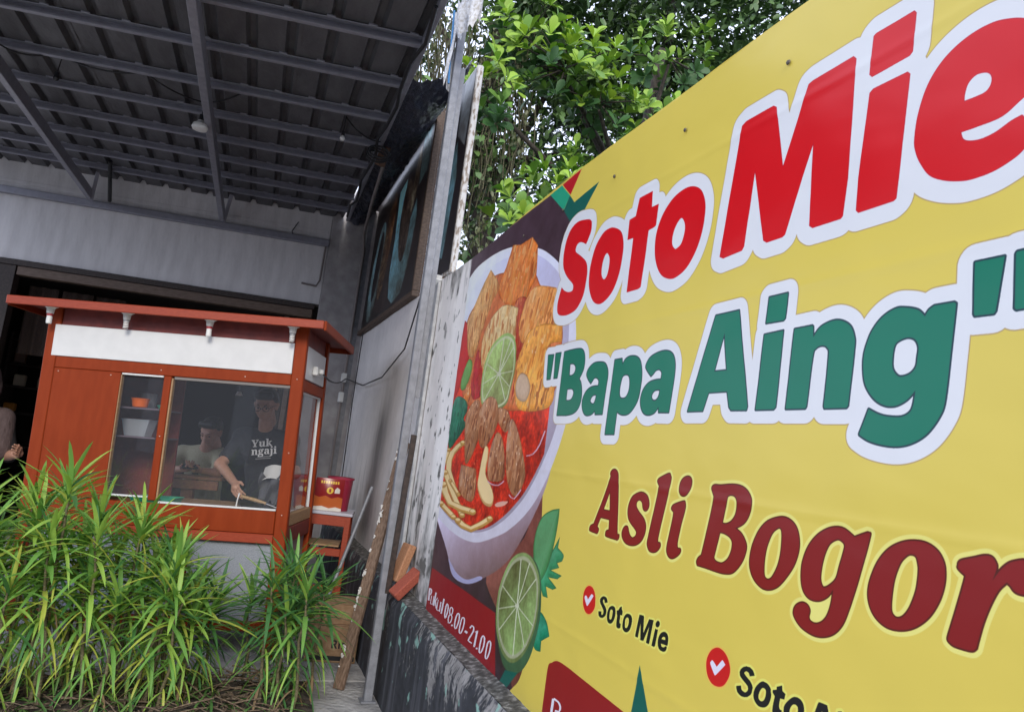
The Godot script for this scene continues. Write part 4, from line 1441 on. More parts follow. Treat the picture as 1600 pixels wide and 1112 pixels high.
	part("cupboard_side", sp(Vector3(-1.6, 0.935, -0.56), Vector3(-1.585, 2.2, -0.06), 0.003), deep, o)
	for y: float in [1.375, 1.575]:
		part("cupboard_shelf", sp(Vector3(-1.58, y, -0.538), Vector3(-0.9, y + 0.012, -0.12), 0.002), pm("shelf_glass", lin(0.16, 0.12, 0.15), 0.25), o)
	part("back_rail", sp(Vector3(-1.58, 1.9, D), Vector3(0.012, 1.98, D + 0.04), 0.003), deep, o)
	# zinc clad lower cabinet between the legs
	part("cabinet_panel", sp(Vector3(-1.58, 0.22, -0.07), Vector3(-0.575, 0.733, -0.045), 0.002), alu, o)
	part("cabinet_panel", sp(Vector3(-0.545, 0.22, -0.07), Vector3(0.012, 0.733, -0.044), 0.002), alu, o)
	part("cabinet_stile", sp(Vector3(-0.573, 0.2, -0.07), Vector3(-0.547, 0.733, -0.02), 0.003), red, o)
	part("cabinet_rail", sp(Vector3(-1.582, 0.16, -0.06), Vector3(0.012, 0.218, -0.01), 0.003), red, o)
	part("cabinet_side", sp(Vector3(0.04, 0.22, D + 0.062), Vector3(0.06, 0.733, -0.062), 0.002), alu, o)
	part("cabinet_rail", sp(Vector3(0.03, 0.16, D + 0.062), Vector3(0.09, 0.218, -0.062), 0.003), red, o)
	part("cabinet_back", sp(Vector3(-1.58, 0.2, D), Vector3(0.03, 0.733, D + 0.02), 0.002), deep, o)
	# nail heads in the boards
	var nail := pm("nail", lin(0.55, 0.4, 0.35), 0.4, 0.5)
	for p: Vector2 in [Vector2(-1.55, 1.79), Vector2(-1.2, 1.79), Vector2(-0.87, 1.85), Vector2(-0.3, 1.85), Vector2(0.055, 1.86), Vector2(0.055, 1.35), Vector2(0.055, 0.93), Vector2(-1.5, 1.03), Vector2(-0.82, 1.4)]:
		part("nail", lt([Vector2(0.005, 0.0), Vector2(0.003, 0.002), Vector2(0.0, 0.003)], 8, Transform3D(Basis(Vector3.RIGHT, PI / 2), Vector3(p.x, p.y, 0.001))), nail, o)
	# lamp holders under the front of the roof
	var bone := pm("lamp_white", lin(0.72, 0.72, 0.7), 0.35)
	var bulbm := pm("bulb_white", lin(0.75, 0.74, 0.72), 0.3)
	for i in 4:
		var x: float = [-1.622, -1.114, -0.557, 0.007][i]
		var h := part("lamp_holder", lt([Vector2(0.0, 0.0), Vector2(0.045, 0.0), Vector2(0.046, -0.014), Vector2(0.026, -0.028), Vector2(0.022, -0.062), Vector2(0.0, -0.064)], 18, Transform3D(Basis(), Vector3(x, 2.232, 0.075))), bone, o)
		part("collar", lt([Vector2(0.0195, -0.064), Vector2(0.0195, -0.078), Vector2(0.0, -0.079)], 14, Transform3D(Basis(), Vector3(x, 2.232, 0.075))), pm("collar_red", lin(0.4, 0.05, 0.06), 0.5) if i % 2 == 0 else pm("collar_grey", lin(0.3, 0.3, 0.31), 0.4), h)
		if i % 2 == 0:
			part("bulb", lt([Vector2(0.0, -0.079), Vector2(0.017, -0.08), Vector2(0.018, -0.125), Vector2(0.015, -0.132), Vector2(0.0, -0.134)], 14, Transform3D(Basis(), Vector3(x, 2.232, 0.075))), bulbm, h)
		else:
			var sp_ := []
			for k in 40:
				var a := k * 0.62
				sp_.append(Vector3(x + 0.014 * cos(a), 2.232 - 0.08 - 0.0011 * k, 0.075 + 0.014 * sin(a)))
			part("bulb", tb(sp_, 0.0045, 6), bulbm, h)
	# socket box on the side board
	var s := part("socket_box", sp(Vector3(0.091, 1.925, -0.42), Vector3(0.128, 1.99, -0.3), 0.006), bone, o)
	part("plug", sp(Vector3(0.129, 1.94, -0.385), Vector3(0.16, 1.975, -0.345), 0.006), bone, s)

func cart_things() -> void:
	# everything here stands on the counter or shelves inside the cart
	solo("orange_bowl", lt([Vector2(0.0, 0.0), Vector2(0.04, 0.0), Vector2(0.05, 0.006), Vector2(0.058, 0.05), Vector2(0.066, 0.066), Vector2(0.06, 0.062), Vector2(0.045, 0.012), Vector2(0.0, 0.01)], 24, Transform3D(Basis(), Vector3(0, 0, 0))), pm("bowl_orange", lin(0.85, 0.16, 0.01), 0.35), "orange plastic bowl on the upper shelf behind the narrow cart window", "bowl", CART * Transform3D(Basis(), Vector3(-1.09, 1.59, -0.26)))
	var clear := pm("clear_plastic", Color(0.75, 0.78, 0.82, 0.45), 0.25)
	clear.transparency = BaseMaterial3D.TRANSPARENCY_ALPHA
	var tub := func(w0: float, w1: float, h: float, dep: float) -> ArrayMesh:
		var m := MB.new()
		var b := [Vector3(-w0, 0, -dep), Vector3(w0, 0, -dep), Vector3(w0, 0, dep), Vector3(-w0, 0, dep)]
		var t := [Vector3(-w1, h, -dep * 1.2), Vector3(w1, h, -dep * 1.2), Vector3(w1, h, dep * 1.2), Vector3(-w1, h, dep * 1.2)]
		m.quad(b[0], b[1], b[2], b[3], Vector3.DOWN)
		for i in 4:
			var j := (i + 1) % 4
			var n: Vector3 = ((b[i] + b[j]) * Vector3(1, 0, 1)).normalized()
			m.quad(b[i], b[j], t[j], t[i], n)
			m.bar(t[i], t[j], 0.008, 0.006, 0.001)
		return m.done()
	solo("plastic_tub", tub.call(0.07, 0.095, 0.115, 0.06), clear, "clear plastic food tub on the lower shelf behind the narrow cart window", "tub", CART * Transform3D(Basis(), Vector3(-1.085, 1.388, -0.28)))
	solo("glass_jar", lt([Vector2(0.0, 0.0), Vector2(0.05, 0.0), Vector2(0.054, 0.02), Vector2(0.054, 0.11), Vector2(0.056, 0.115)], 20), clear, "faint clear jar standing behind the orange bowl in the cart", "jar", CART * Transform3D(Basis(), Vector3(-1.1, 1.588, -0.42)))
	solo("paper_cup", lt([Vector2(0.0, 0.0), Vector2(0.017, 0.0), Vector2(0.026, 0.055), Vector2(0.023, 0.054), Vector2(0.0, 0.01)], 16), M["lamp_white"], "small white cup on the shelf just inside the wide cart window", "cup", CART * Transform3D(Basis(), Vector3(-0.93, 1.62, -0.28)))
	solo("green_saucer", lt([Vector2(0.0, 0.0), Vector2(0.03, 0.0), Vector2(0.05, 0.03), Vector2(0.045, 0.03), Vector2(0.0, 0.008)], 18), pm("green_plastic", lin(0.03, 0.36, 0.22), 0.35), "green saucer under the small white cup in the cart", "saucer", CART * Transform3D(Basis(), Vector3(-0.93, 1.588, -0.28)))
	solo("green_tray", tub.call(0.12, 0.14, 0.045, 0.1), M["green_plastic"], "green plastic tray on the counter at the foot of the mullion", "tray", CART * Transform3D(Basis(), Vector3(-0.86, 0.932, -0.2)))
	var ld := thing("ladle", "steel ladle with a wooden handle lying across the pan in the cart", "ladle", CART)
	part("handle", tb([Vector3(-0.30, 1.02, -0.25), Vector3(-0.2, 1.0, -0.24), Vector3(-0.12, 0.98, -0.24)], [0.011, 0.014, 0.011], 10), tan_mat(), ld)
	part("shaft", tb([Vector3(-0.12, 0.98, -0.24), Vector3(-0.03, 0.953, -0.235)], 0.005, 8), pm("steel", lin(0.6, 0.6, 0.62), 0.25, 0.9), ld)
	part("scoop", lt([Vector2(0.0, 0.0), Vector2(0.03, 0.006), Vector2(0.042, 0.022), Vector2(0.039, 0.022), Vector2(0.0, 0.004)], 16, Transform3D(Basis(), Vector3(-0.0, 0.935, -0.235))), M["steel"], ld)
	solo("spoon", tb([Vector3(-0.315, 0.935, -0.2), Vector3(-0.312, 1.0, -0.21), Vector3(-0.31, 1.04, -0.23)], [0.006, 0.004, 0.006], 8), pm("white_enamel", lin(0.8, 0.8, 0.8), 0.3), "thin white spoon held upright by the seller in the cart window", "spoon", CART)
	# frying pan and a sheet of wrapping paper
	solo("pan", lt([Vector2(0.0, 0.0), Vector2(0.12, 0.0), Vector2(0.17, 0.05), Vector2(0.165, 0.05), Vector2(0.115, 0.006), Vector2(0.0, 0.006)], 26), pm("pan_black", lin(0.02, 0.02, 0.022), 0.4, 0.4), "black pan on the cart counter in front of the seller", "pan", CART * Transform3D(Basis(), Vector3(-0.2, 0.932, -0.38)))
	solo("wrapping_paper", sheet(8, 4, func(u: float, v: float) -> Vector3: return Vector3((u - 0.5) * 0.2, 0.05 * u + 0.025 * sin(u * 5.0), (v - 0.5) * 0.12)), pm("paper", lin(0.55, 0.54, 0.52), 0.8), "sheet of pale wrapping paper in the seller's other hand beside the corner post", "paper", CART * Transform3D(Basis(Vector3.RIGHT, 0.9), Vector3(-0.09, 1.18, -0.34)))
	solo("rag", sheet(14, 14, func(u: float, v: float) -> Vector3: return Vector3((u - 0.5) * 0.16, 0.16 - 0.2 * v + 0.02 * sin(u * 14.0), 0.03 * sin(v * 7.0 + u * 9.0))), pm("rag_grey", lin(0.09, 0.09, 0.1), 0.9), "crumpled grey rag hanging from the counter edge below the paper", "rag", CART * Transform3D(Basis(), Vector3(-0.12, 1.02, -0.3)))
	# bench with a plank top behind the cart, seen through the window
	var b := thing("wooden_bench", "brown wooden table behind the cart where the seated man rests his arms", "table", CART)
	var w := nm("bench_wood", [[0.2, lin(0.14, 0.06, 0.035)], [0.8, lin(0.26, 0.12, 0.06)]], Vector3(1, 5, 1), 0.03, 0.6, 0.15, 0.1, 0.0, 71)
	for i in 3:
		part("plank", sp(Vector3(-1.9, 1.05, -1.62 + i * 0.11), Vector3(-0.78, 1.075, -1.515 + i * 0.11), 0.003), w, b)
	part("apron", sp(Vector3(-1.88, 0.97, -1.3), Vector3(-0.8, 1.045, -1.275), 0.003), w, b)
	for x: float in [-1.06, -1.8]:
		part("leg", sp(Vector3(x - 0.05, 0.0, -1.36), Vector3(x + 0.05, 1.045, -1.3), 0.004), w, b)
	var hl := CART * Vector3(-0.571, 2.6, -0.8)
	var lamp := thing("inner_lamp", "small white lamp hanging inside the cart above the seller's shoulder", "lamp", Transform3D(CART.basis, CART * Vector3(-0.571, 1.76, -0.8)))
	part("shade", lt([Vector2(0.0, 0.035), Vector2(0.014, 0.03), Vector2(0.03, 0.0), Vector2(0.0, -0.004)], 16), M["lamp_white"], lamp)
	part("cord", tb([Vector3(0, 0.03, 0), Vector3(0, 0.47, 0)], 0.003, 6), M["black_plastic"], lamp)

func tan_mat() -> Material:
	return nm("handle_wood", [[0.2, lin(0.36, 0.22, 0.1)], [0.8, lin(0.52, 0.34, 0.17)]], Vector3(4, 4, 4), 0.03, 0.5)

# ---------------------------------------------------------------- people
func join(ms: Array) -> ArrayMesh:
	var st := SurfaceTool.new()
	st.begin(Mesh.PRIMITIVE_TRIANGLES)
	for m in ms:
		st.append_from(m, 0, Transform3D())
	return st.commit()

func head_bones(t: Transform3D) -> Array:   # local: x right, y up, z the way the face looks; origin mid-head
	var b := [
		[Vector3(0, 0.035, -0.015), Vector3(0, 0.03, -0.03), 0.083, 0.085], [Vector3(0, -0.02, 0.025), Vector3(0, -0.055, 0.03), 0.066, 0.054], [Vector3(0, -0.092, 0.052), Vector3(0, -0.09, 0.045), 0.024, 0.03],
		[Vector3(-0.04, -0.03, 0.05), Vector3(-0.035, -0.06, 0.045), 0.03, 0.024], [Vector3(0.04, -0.03, 0.05), Vector3(0.035, -0.06, 0.045), 0.03, 0.024],
		[Vector3(-0.036, 0.022, 0.072), Vector3(0.036, 0.022, 0.072), 0.018, 0.018], [Vector3(0, 0.012, 0.086), Vector3(0, -0.024, 0.104), 0.009, 0.013], [Vector3(-0.012, -0.027, 0.094), Vector3(0.012, -0.027, 0.094), 0.009, 0.009],
		[Vector3(-0.02, -0.052, 0.083), Vector3(0.02, -0.052, 0.083), 0.008, 0.008], [Vector3(-0.016, -0.062, 0.08), Vector3(0.016, -0.062, 0.08), 0.009, 0.009],
		[Vector3(-0.086, 0.01, -0.012), Vector3(-0.082, -0.025, -0.005), 0.02, 0.013], [Vector3(0.086, 0.01, -0.012), Vector3(0.082, -0.025, -0.005), 0.02, 0.013],
		[Vector3(0, -0.06, -0.02), Vector3(0, -0.15, -0.035), 0.056, 0.058]]
	for q in b:
		q[0] = t * q[0]
		q[1] = t * q[1]
	return b

func face_parts(o: Node3D, t: Transform3D, hair: Material, cap_low: float) -> void:
	var hb := [[Vector3(0, 0.055, -0.03), Vector3(0, 0.05, -0.04), 0.088, 0.09], [Vector3(0, 0.0, -0.06), Vector3(0, cap_low, -0.055), 0.066, 0.056], [Vector3(-0.075, 0.05, -0.01), Vector3(-0.08, 0.01, -0.02), 0.022, 0.014], [Vector3(0.075, 0.05, -0.01), Vector3(0.08, 0.01, -0.02), 0.022, 0.014], [Vector3(-0.05, 0.1, 0.045), Vector3(0.05, 0.1, 0.045), 0.03, 0.03]]
	for q in hb:
		q[0] = t * q[0]
		q[1] = t * q[1]
	part("hair", body(hb, 0.007, 0.02), hair, o)
	var dark := pm("eye_dark", lin(0.01, 0.008, 0.008), 0.3)
	for s: float in [-1.0, 1.0]:
		var e := MB.new()
		e.lathe([Vector2(0, -0.006), Vector2(0.009, -0.003), Vector2(0.009, 0.003), Vector2(0, 0.006)], 10, t * Transform3D(Basis(Vector3.RIGHT, PI / 2), Vector3(s * 0.033, 0.006, 0.083)))
		part("eye", e.done(), dark, o)
		part("eyebrow", tb([t * Vector3(s * 0.018, 0.027, 0.091), t * Vector3(s * 0.036, 0.032, 0.088), t * Vector3(s * 0.052, 0.024, 0.076)], 0.0035, 5), hair, o)

func hand_bones(wrist: Vector3, dir: Vector3, palm: Vector3, thumb_side: float, curl: float) -> Array:   # dir along the hand, palm: the way the palm faces
	var x := dir.normalized()
	var z := (palm - x * palm.dot(x)).normalized()
	var y := z.cross(x) * thumb_side
	var b := [[wrist - x * 0.01, wrist + x * 0.055, 0.024, 0.027]]
	for i in 4:
		var off := (i - 1.5) * 0.019
		var root := wrist + x * 0.06 - y * off
		b.append([wrist + x * 0.02 - y * off * 0.6, root, 0.017, 0.012])
		var l: float = [0.038, 0.043, 0.04, 0.031][i]
		var d := x
		var p := root
		for k in 3:
			d = (d * cos(curl * (0.6 + 0.4 * k)) + z * sin(curl * (0.6 + 0.4 * k)))
			var q: Vector3 = p + d * l * [1.0, 0.72, 0.58][k]
			b.append([p, q, 0.0095 - 0.001 * k, 0.0085 - 0.001 * k])
			p = q
	var t0 := wrist + x * 0.018 + y * 0.024
	var t1 := t0 + (x * 0.7 + y * 0.75 + z * 0.4).normalized() * 0.034
	var t2 := t1 + (x * 0.9 + y * 0.15 + z * 0.6).normalized() * 0.028
	b.append([t0, t1, 0.015, 0.011])
	b.append([t1, t2, 0.011, 0.009])
	return b

func people() -> void:
	var skin := nm("skin", [[0.2, lin(0.4, 0.21, 0.14)], [0.8, lin(0.5, 0.27, 0.19)]], Vector3(3, 3, 3), 0.02, 0.5, 0.0, 0.1, 0.0, 81)
	var hair := pm("hair", lin(0.012, 0.01, 0.009), 0.5)
	# seller in black behind the cart, looking down at his work
	var o := thing("person", "smiling man in glasses and a black printed shirt working behind the cart window", "person", CART)
	var ht := Transform3D(Basis(Vector3(0.995, 0.02, 0.1), Vector3(-0.02, 0.93, 0.37), Vector3(-0.1, -0.37, 0.925)).orthonormalized(), Vector3(-0.375, 1.70, -0.9))
	var sh_r := Vector3(-0.56, 1.43, -1.02)
	var sh_l := Vector3(-0.19, 1.43, -1.02)
	var el_r := Vector3(-0.635, 1.21, -0.76)
	var wr_r := Vector3(-0.43, 1.09, -0.50)
	var el_l := Vector3(-0.08, 1.18, -0.86)
	var wr_l := Vector3(-0.10, 1.15, -0.60)
	var torso := [[Vector3(-0.375, 0.95, -1.2), Vector3(-0.375, 1.2, -1.12), 0.145, 0.15], [Vector3(-0.375, 1.2, -1.12), Vector3(-0.375, 1.38, -1.03), 0.15, 0.13], [sh_l, sh_r, 0.075, 0.075], [Vector3(-0.45, 1.34, -1.0), Vector3(-0.3, 1.34, -1.0), 0.1, 0.1]]
	var skel: Array = torso + [[Vector3(-0.375, 1.4, -1.0), Vector3(-0.375, 1.58, -0.94), 0.06, 0.055], [sh_r, el_r, 0.05, 0.043], [el_r, wr_r, 0.043, 0.029], [sh_l, el_l, 0.05, 0.043], [el_l, wr_l, 0.043, 0.029]]
	for s: float in [-0.46, -0.29]:
		skel += [[Vector3(s, 0.95, -1.2), Vector3(s, 0.5, -1.2), 0.095, 0.065], [Vector3(s, 0.5, -1.2), Vector3(s, 0.08, -1.22), 0.062, 0.045], [Vector3(s, 0.04, -1.24), Vector3(s, 0.03, -1.08), 0.042, 0.035]]
	var flesh := join([body(skel, 0.014, 0.03), body(head_bones(ht), 0.005, 0.018), body(hand_bones(wr_r, Vector3(0.35, -0.5, 0.8), Vector3(0.5, -0.2, -0.8), -1.0, 0.55), 0.0035, 0.006), body(hand_bones(wr_l, Vector3(0.0, 0.1, 1.0), Vector3(0.2, -1.0, 0.1), 1.0, 0.5), 0.0035, 0.006)])
	part("body", flesh, skin, o)
	face_parts(o, ht, hair, -0.03)
	var black := nm("shirt_black", [[0.2, lin(0.014, 0.015, 0.019)], [0.8, lin(0.03, 0.032, 0.04)]], Vector3(3, 3, 3), 0.03, 0.85, 0.3, 0.06, 0.0, 82)
	var shirt := []
	for b in torso:
		shirt.append([b[0], b[1], b[2] + 0.014, b[3] + 0.014])
	shirt += [[sh_r, sh_r.lerp(el_r, 0.72), 0.068, 0.062], [sh_l, sh_l.lerp(el_l, 0.72), 0.068, 0.062], [Vector3(-0.375, 1.43, -1.0), Vector3(-0.375, 1.475, -0.985), 0.075, 0.068]]
	part("shirt", body(shirt, 0.012, 0.035), black, o)
	var trousers := []
	for s: float in [-0.46, -0.29]:
		trousers += [[Vector3(s, 0.95, -1.2), Vector3(s, 0.5, -1.2), 0.112, 0.082], [Vector3(s, 0.5, -1.2), Vector3(s, 0.12, -1.22), 0.08, 0.065]]
	part("trousers", body(trousers, 0.02, 0.03), pm("denim", lin(0.02, 0.025, 0.04), 0.9), o)
	# printed words on the chest
	var ink := pm("shirt_print", lin(0.6, 0.6, 0.62), 0.8)
	var f := SystemFont.new()
	f.font_names = PackedStringArray(["Droid Serif"])
	f.font_weight = 700
	f.font_italic = true
	var chest := Transform3D(Basis(Vector3(1, 0.14, 0), Vector3(0.1, 0.96, -0.26), Vector3(0, 0.26, 0.96)).orthonormalized(), Vector3(-0.352, 1.40, -0.872))
	var words := [["Yuk", 0.082, Vector3(-0.015, 0.0, 0.0)], ["ngaji", 0.08, Vector3(0.005, -0.066, 0.0)], ["NGAJI BARENG", 0.014, Vector3(0.0, -0.118, 0.0)]]
	for wd in words.slice(0, 2):
		var tm := TextMesh.new()
		tm.text = wd[0]
		tm.font = f
		tm.font_size = 64
		tm.pixel_size = wd[1] / 64.0
		tm.depth = 0.006
		part("lettering", tm, ink, o, chest * Transform3D(Basis(Vector3(1, 0, 0), Vector3(0.12, 1, 0), Vector3(0, 0, 1)).orthonormalized(), wd[2]))
	for i in 2:
		part("print_line", bx(Vector3.ZERO, Vector3(0.09 + 0.03 * i, 0.006, 0.004), 0.001), pm("print_dim", lin(0.25, 0.25, 0.26), 0.8), o, chest * Transform3D(Basis(), Vector3(0.0, -0.112 - 0.015 * i, 0)))
	var gl := MB.new()
	for s: float in [-1.0, 1.0]:
		var ps := []
		for k in 13:
			var a := TAU * k / 12.0
			ps.append(ht * Vector3(s * 0.035 + 0.027 * cos(a), 0.004 + 0.02 * sin(a), 0.101))
		gl.tube(ps, 0.0026, 6, false)
		gl.tube([ht * Vector3(s * 0.062, 0.01, 0.1), ht * Vector3(s * 0.088, 0.012, 0.02)], 0.0022, 5)
	gl.tube([ht * Vector3(-0.009, 0.008, 0.104), ht * Vector3(0.009, 0.008, 0.104)], 0.0026, 6)
	part("glasses", gl.done(), pm("frame_black", lin(0.01, 0.01, 0.01), 0.3), o)

	# man at the table behind the cart, head bent over his phone
	var m := thing("person", "man in olive shirt with dark strap bent over his phone behind the cart", "person", CART)
	var mh := Transform3D(Basis(Vector3(0.98, -0.05, 0.2), Vector3(-0.05, 0.87, 0.48), Vector3(-0.2, -0.48, 0.85)).orthonormalized(), Vector3(-1.06, 1.455, -1.72))
	var mr := Vector3(-1.33, 1.24, -1.83)
	var ml := Vector3(-0.98, 1.24, -1.83)
	var mer := Vector3(-1.37, 1.1, -1.62)
	var mel := Vector3(-0.93, 1.1, -1.6)
	var mwr := Vector3(-1.17, 1.12, -1.47)
	var mwl := Vector3(-1.02, 1.12, -1.46)
	var mt := [[Vector3(-1.15, 0.72, -1.98), Vector3(-1.15, 0.98, -1.92), 0.15, 0.15], [Vector3(-1.15, 0.98, -1.92), Vector3(-1.15, 1.2, -1.85), 0.15, 0.125], [mr, ml, 0.07, 0.07]]
	var ms: Array = mt + [[Vector3(-1.13, 1.22, -1.82), Vector3(-1.09, 1.36, -1.76), 0.058, 0.055], [mr, mer, 0.05, 0.042], [mer, mwr, 0.042, 0.028], [ml, mel, 0.05, 0.042], [mel, mwl, 0.042, 0.028]]
	for s: float in [-1.25, -1.05]:
		ms += [[Vector3(s, 0.72, -1.95), Vector3(s, 0.72, -1.55), 0.09, 0.07], [Vector3(s, 0.72, -1.55), Vector3(s, 0.3, -1.6), 0.065, 0.045], [Vector3(s, 0.26, -1.6), Vector3(s, 0.25, -1.48), 0.042, 0.035]]
	part("body", join([body(ms, 0.014, 0.03), body(head_bones(mh), 0.005, 0.018), body(hand_bones(mwr, Vector3(0.6, 0.1, 0.6), Vector3(0.3, 1.0, 0.0), -1.0, 0.5), 0.004, 0.006), body(hand_bones(mwl, Vector3(-0.6, 0.1, 0.6), Vector3(-0.3, 1.0, 0.0), 1.0, 0.5), 0.004, 0.006)]), skin, m)
	face_parts(m, mh, hair, -0.02)
	var olive := nm("shirt_olive", [[0.2, lin(0.4, 0.38, 0.25)], [0.8, lin(0.5, 0.47, 0.33)]], Vector3(3, 3, 3), 0.03, 0.9, 0.3, 0.06, 0.0, 83)
	var mshirt := []
	for b in mt:
		mshirt.append([b[0], b[1], b[2] + 0.014, b[3] + 0.014])
	mshirt += [[mr, mr.lerp(mer, 0.7), 0.066, 0.06], [ml, ml.lerp(mel, 0.7), 0.066, 0.06]]
	part("shirt", body(mshirt, 0.014, 0.035), olive, m)
	part("strap", sheet(3, 12, func(u: float, v: float) -> Vector3: return Vector3(-1.22 + 0.06 * u + 0.05 * v, 1.31 - 0.3 * v, -1.775 + 0.075 * sin(v * 2.2) - 0.02 * (1.0 - v))), pm("strap_dark", lin(0.02, 0.022, 0.03), 0.8), m)
	var mtr := []
	for s: float in [-1.25, -1.05]:
		mtr += [[Vector3(s, 0.72, -1.95), Vector3(s, 0.72, -1.55), 0.105, 0.085], [Vector3(s, 0.72, -1.55), Vector3(s, 0.34, -1.6), 0.08, 0.06]]
	part("trousers", body(mtr, 0.02, 0.03), M["denim"], m)
	solo("phone", bx(Vector3.ZERO, Vector3(0.14, 0.012, 0.07), 0.004), pm("phone_black", lin(0.015, 0.015, 0.018), 0.2), "dark phone held flat in both hands of the seated man", "phone", CART * Transform3D(Basis(Vector3.RIGHT, 0.5), Vector3(-1.09, 1.15, -1.40)))
	var st := thing("stool", "wooden stool under the seated man behind the cart", "stool", CART * Transform3D(Basis(), Vector3(-1.15, 0, -2.0)))
	part("seat", sp(Vector3(-0.2, 0.52, -0.2), Vector3(0.2, 0.555, 0.2)), M["bench_wood"] if M.has("bench_wood") else M["cart_deep"], st)
	for x: float in [-0.16, 0.16]:
		for z: float in [-0.16, 0.16]:
			part("leg", sp(Vector3(x - 0.02, 0, z - 0.02), Vector3(x + 0.02, 0.518, z + 0.02)), M["cart_deep"], st)

	# woman in a mauve headscarf, half outside the left edge
	var w := thing("person", "woman in a long dull mauve headscarf standing at the shop doorway left of the cart", "person", Transform3D(Basis(Vector3.UP, 0.2).scaled(Vector3.ONE * 1.085), Vector3(-1.93, -0.03, -7.0)))
	var wh := Transform3D(Basis(), Vector3(0, 1.47, 0.05))
	var ws := [[Vector3(0, 0.8, 0), Vector3(0, 1.05, 0), 0.15, 0.13], [Vector3(0, 1.05, 0), Vector3(0, 1.22, 0), 0.13, 0.12], [Vector3(-0.15, 1.24, 0), Vector3(0.15, 1.24, 0), 0.06, 0.06], [Vector3(0, 1.24, 0), Vector3(0, 1.4, 0.02), 0.055, 0.05], [Vector3(0.17, 1.23, 0), Vector3(0.24, 0.98, 0.04), 0.046, 0.04], [Vector3(0.24, 0.98, 0.04), Vector3(0.3, 1.0, 0.22), 0.04, 0.028], [Vector3(-0.17, 1.23, 0), Vector3(-0.22, 0.98, 0.04), 0.046, 0.04], [Vector3(-0.22, 0.98, 0.04), Vector3(-0.06, 0.98, 0.22), 0.04, 0.028]]
	for s: float in [-0.08, 0.08]:
		ws += [[Vector3(s, 0.8, 0), Vector3(s, 0.42, 0), 0.09, 0.06], [Vector3(s, 0.42, 0), Vector3(s, 0.06, -0.02), 0.058, 0.04], [Vector3(s, 0.03, -0.03), Vector3(s, 0.025, 0.11), 0.036, 0.03]]
	part("body", join([body(ws, 0.014, 0.03), body(head_bones(wh), 0.005, 0.018), body(hand_bones(Vector3(0.3, 1.0, 0.22), Vector3(0.3, 0.3, 1.0), Vector3(-1, 0.2, 0), 1.0, 0.6), 0.004, 0.006), body(hand_bones(Vector3(-0.06, 0.98, 0.22), Vector3(0.6, 0.2, 0.6), Vector3(0, -1, 0.2), -1.0, 0.5), 0.004, 0.006)]), skin, w)
	for s: float in [-1.0, 1.0]:
		part("eye", lt([Vector2(0, -0.006), Vector2(0.009, -0.003), Vector2(0.009, 0.003), Vector2(0, 0.006)], 10, wh * Transform3D(Basis(Vector3.RIGHT, PI / 2), Vector3(s * 0.033, 0.006, 0.083))), M["eye_dark"], w)
	var mauve := nm("scarf", [[0.2, lin(0.09, 0.062, 0.06)], [0.8, lin(0.14, 0.1, 0.098)]], Vector3(2, 0.7, 2), 0.02, 0.9, 0.9, 0.03, 0.0, 84)
	part("headscarf", body([[Vector3(0, 1.525, 0.0), Vector3(0, 1.5, -0.01), 0.105, 0.11], [Vector3(-0.04, 1.57, 0.07), Vector3(0.04, 1.57, 0.07), 0.05, 0.05], [Vector3(0, 1.36, 0.1), Vector3(0, 1.33, 0.1), 0.06, 0.07], [Vector3(-0.07, 1.45, 0.01), Vector3(-0.06, 1.36, 0.03), 0.045, 0.055], [Vector3(0.07, 1.45, 0.01), Vector3(0.06, 1.36, 0.03), 0.045, 0.055], [Vector3(0, 1.34, 0.05), Vector3(0, 1.05, 0.1), 0.085, 0.13], [Vector3(-0.16, 1.24, 0.0), Vector3(-0.16, 1.02, 0.03), 0.085, 0.1], [Vector3(0.16, 1.24, 0.0), Vector3(0.17, 1.02, 0.03), 0.085, 0.1], [Vector3(0, 1.35, -0.05), Vector3(0, 1.0, -0.08), 0.1, 0.12], [Vector3(0.05, 1.02, 0.14), Vector3(0.1, 0.84, 0.17), 0.07, 0.04]], 0.012, 0.05), mauve, w)
	part("dress", body([[Vector3(0, 1.1, 0), Vector3(0, 0.8, 0), 0.155, 0.17], [Vector3(0, 0.8, 0), Vector3(0, 0.12, 0), 0.17, 0.23], [Vector3(0.18, 1.22, 0), Vector3(0.25, 0.98, 0.04), 0.062, 0.055], [Vector3(-0.18, 1.22, 0), Vector3(-0.23, 0.98, 0.04), 0.062, 0.055]], 0.02, 0.05), pm("dress_dark", lin(0.018, 0.016, 0.018), 0.9), w)

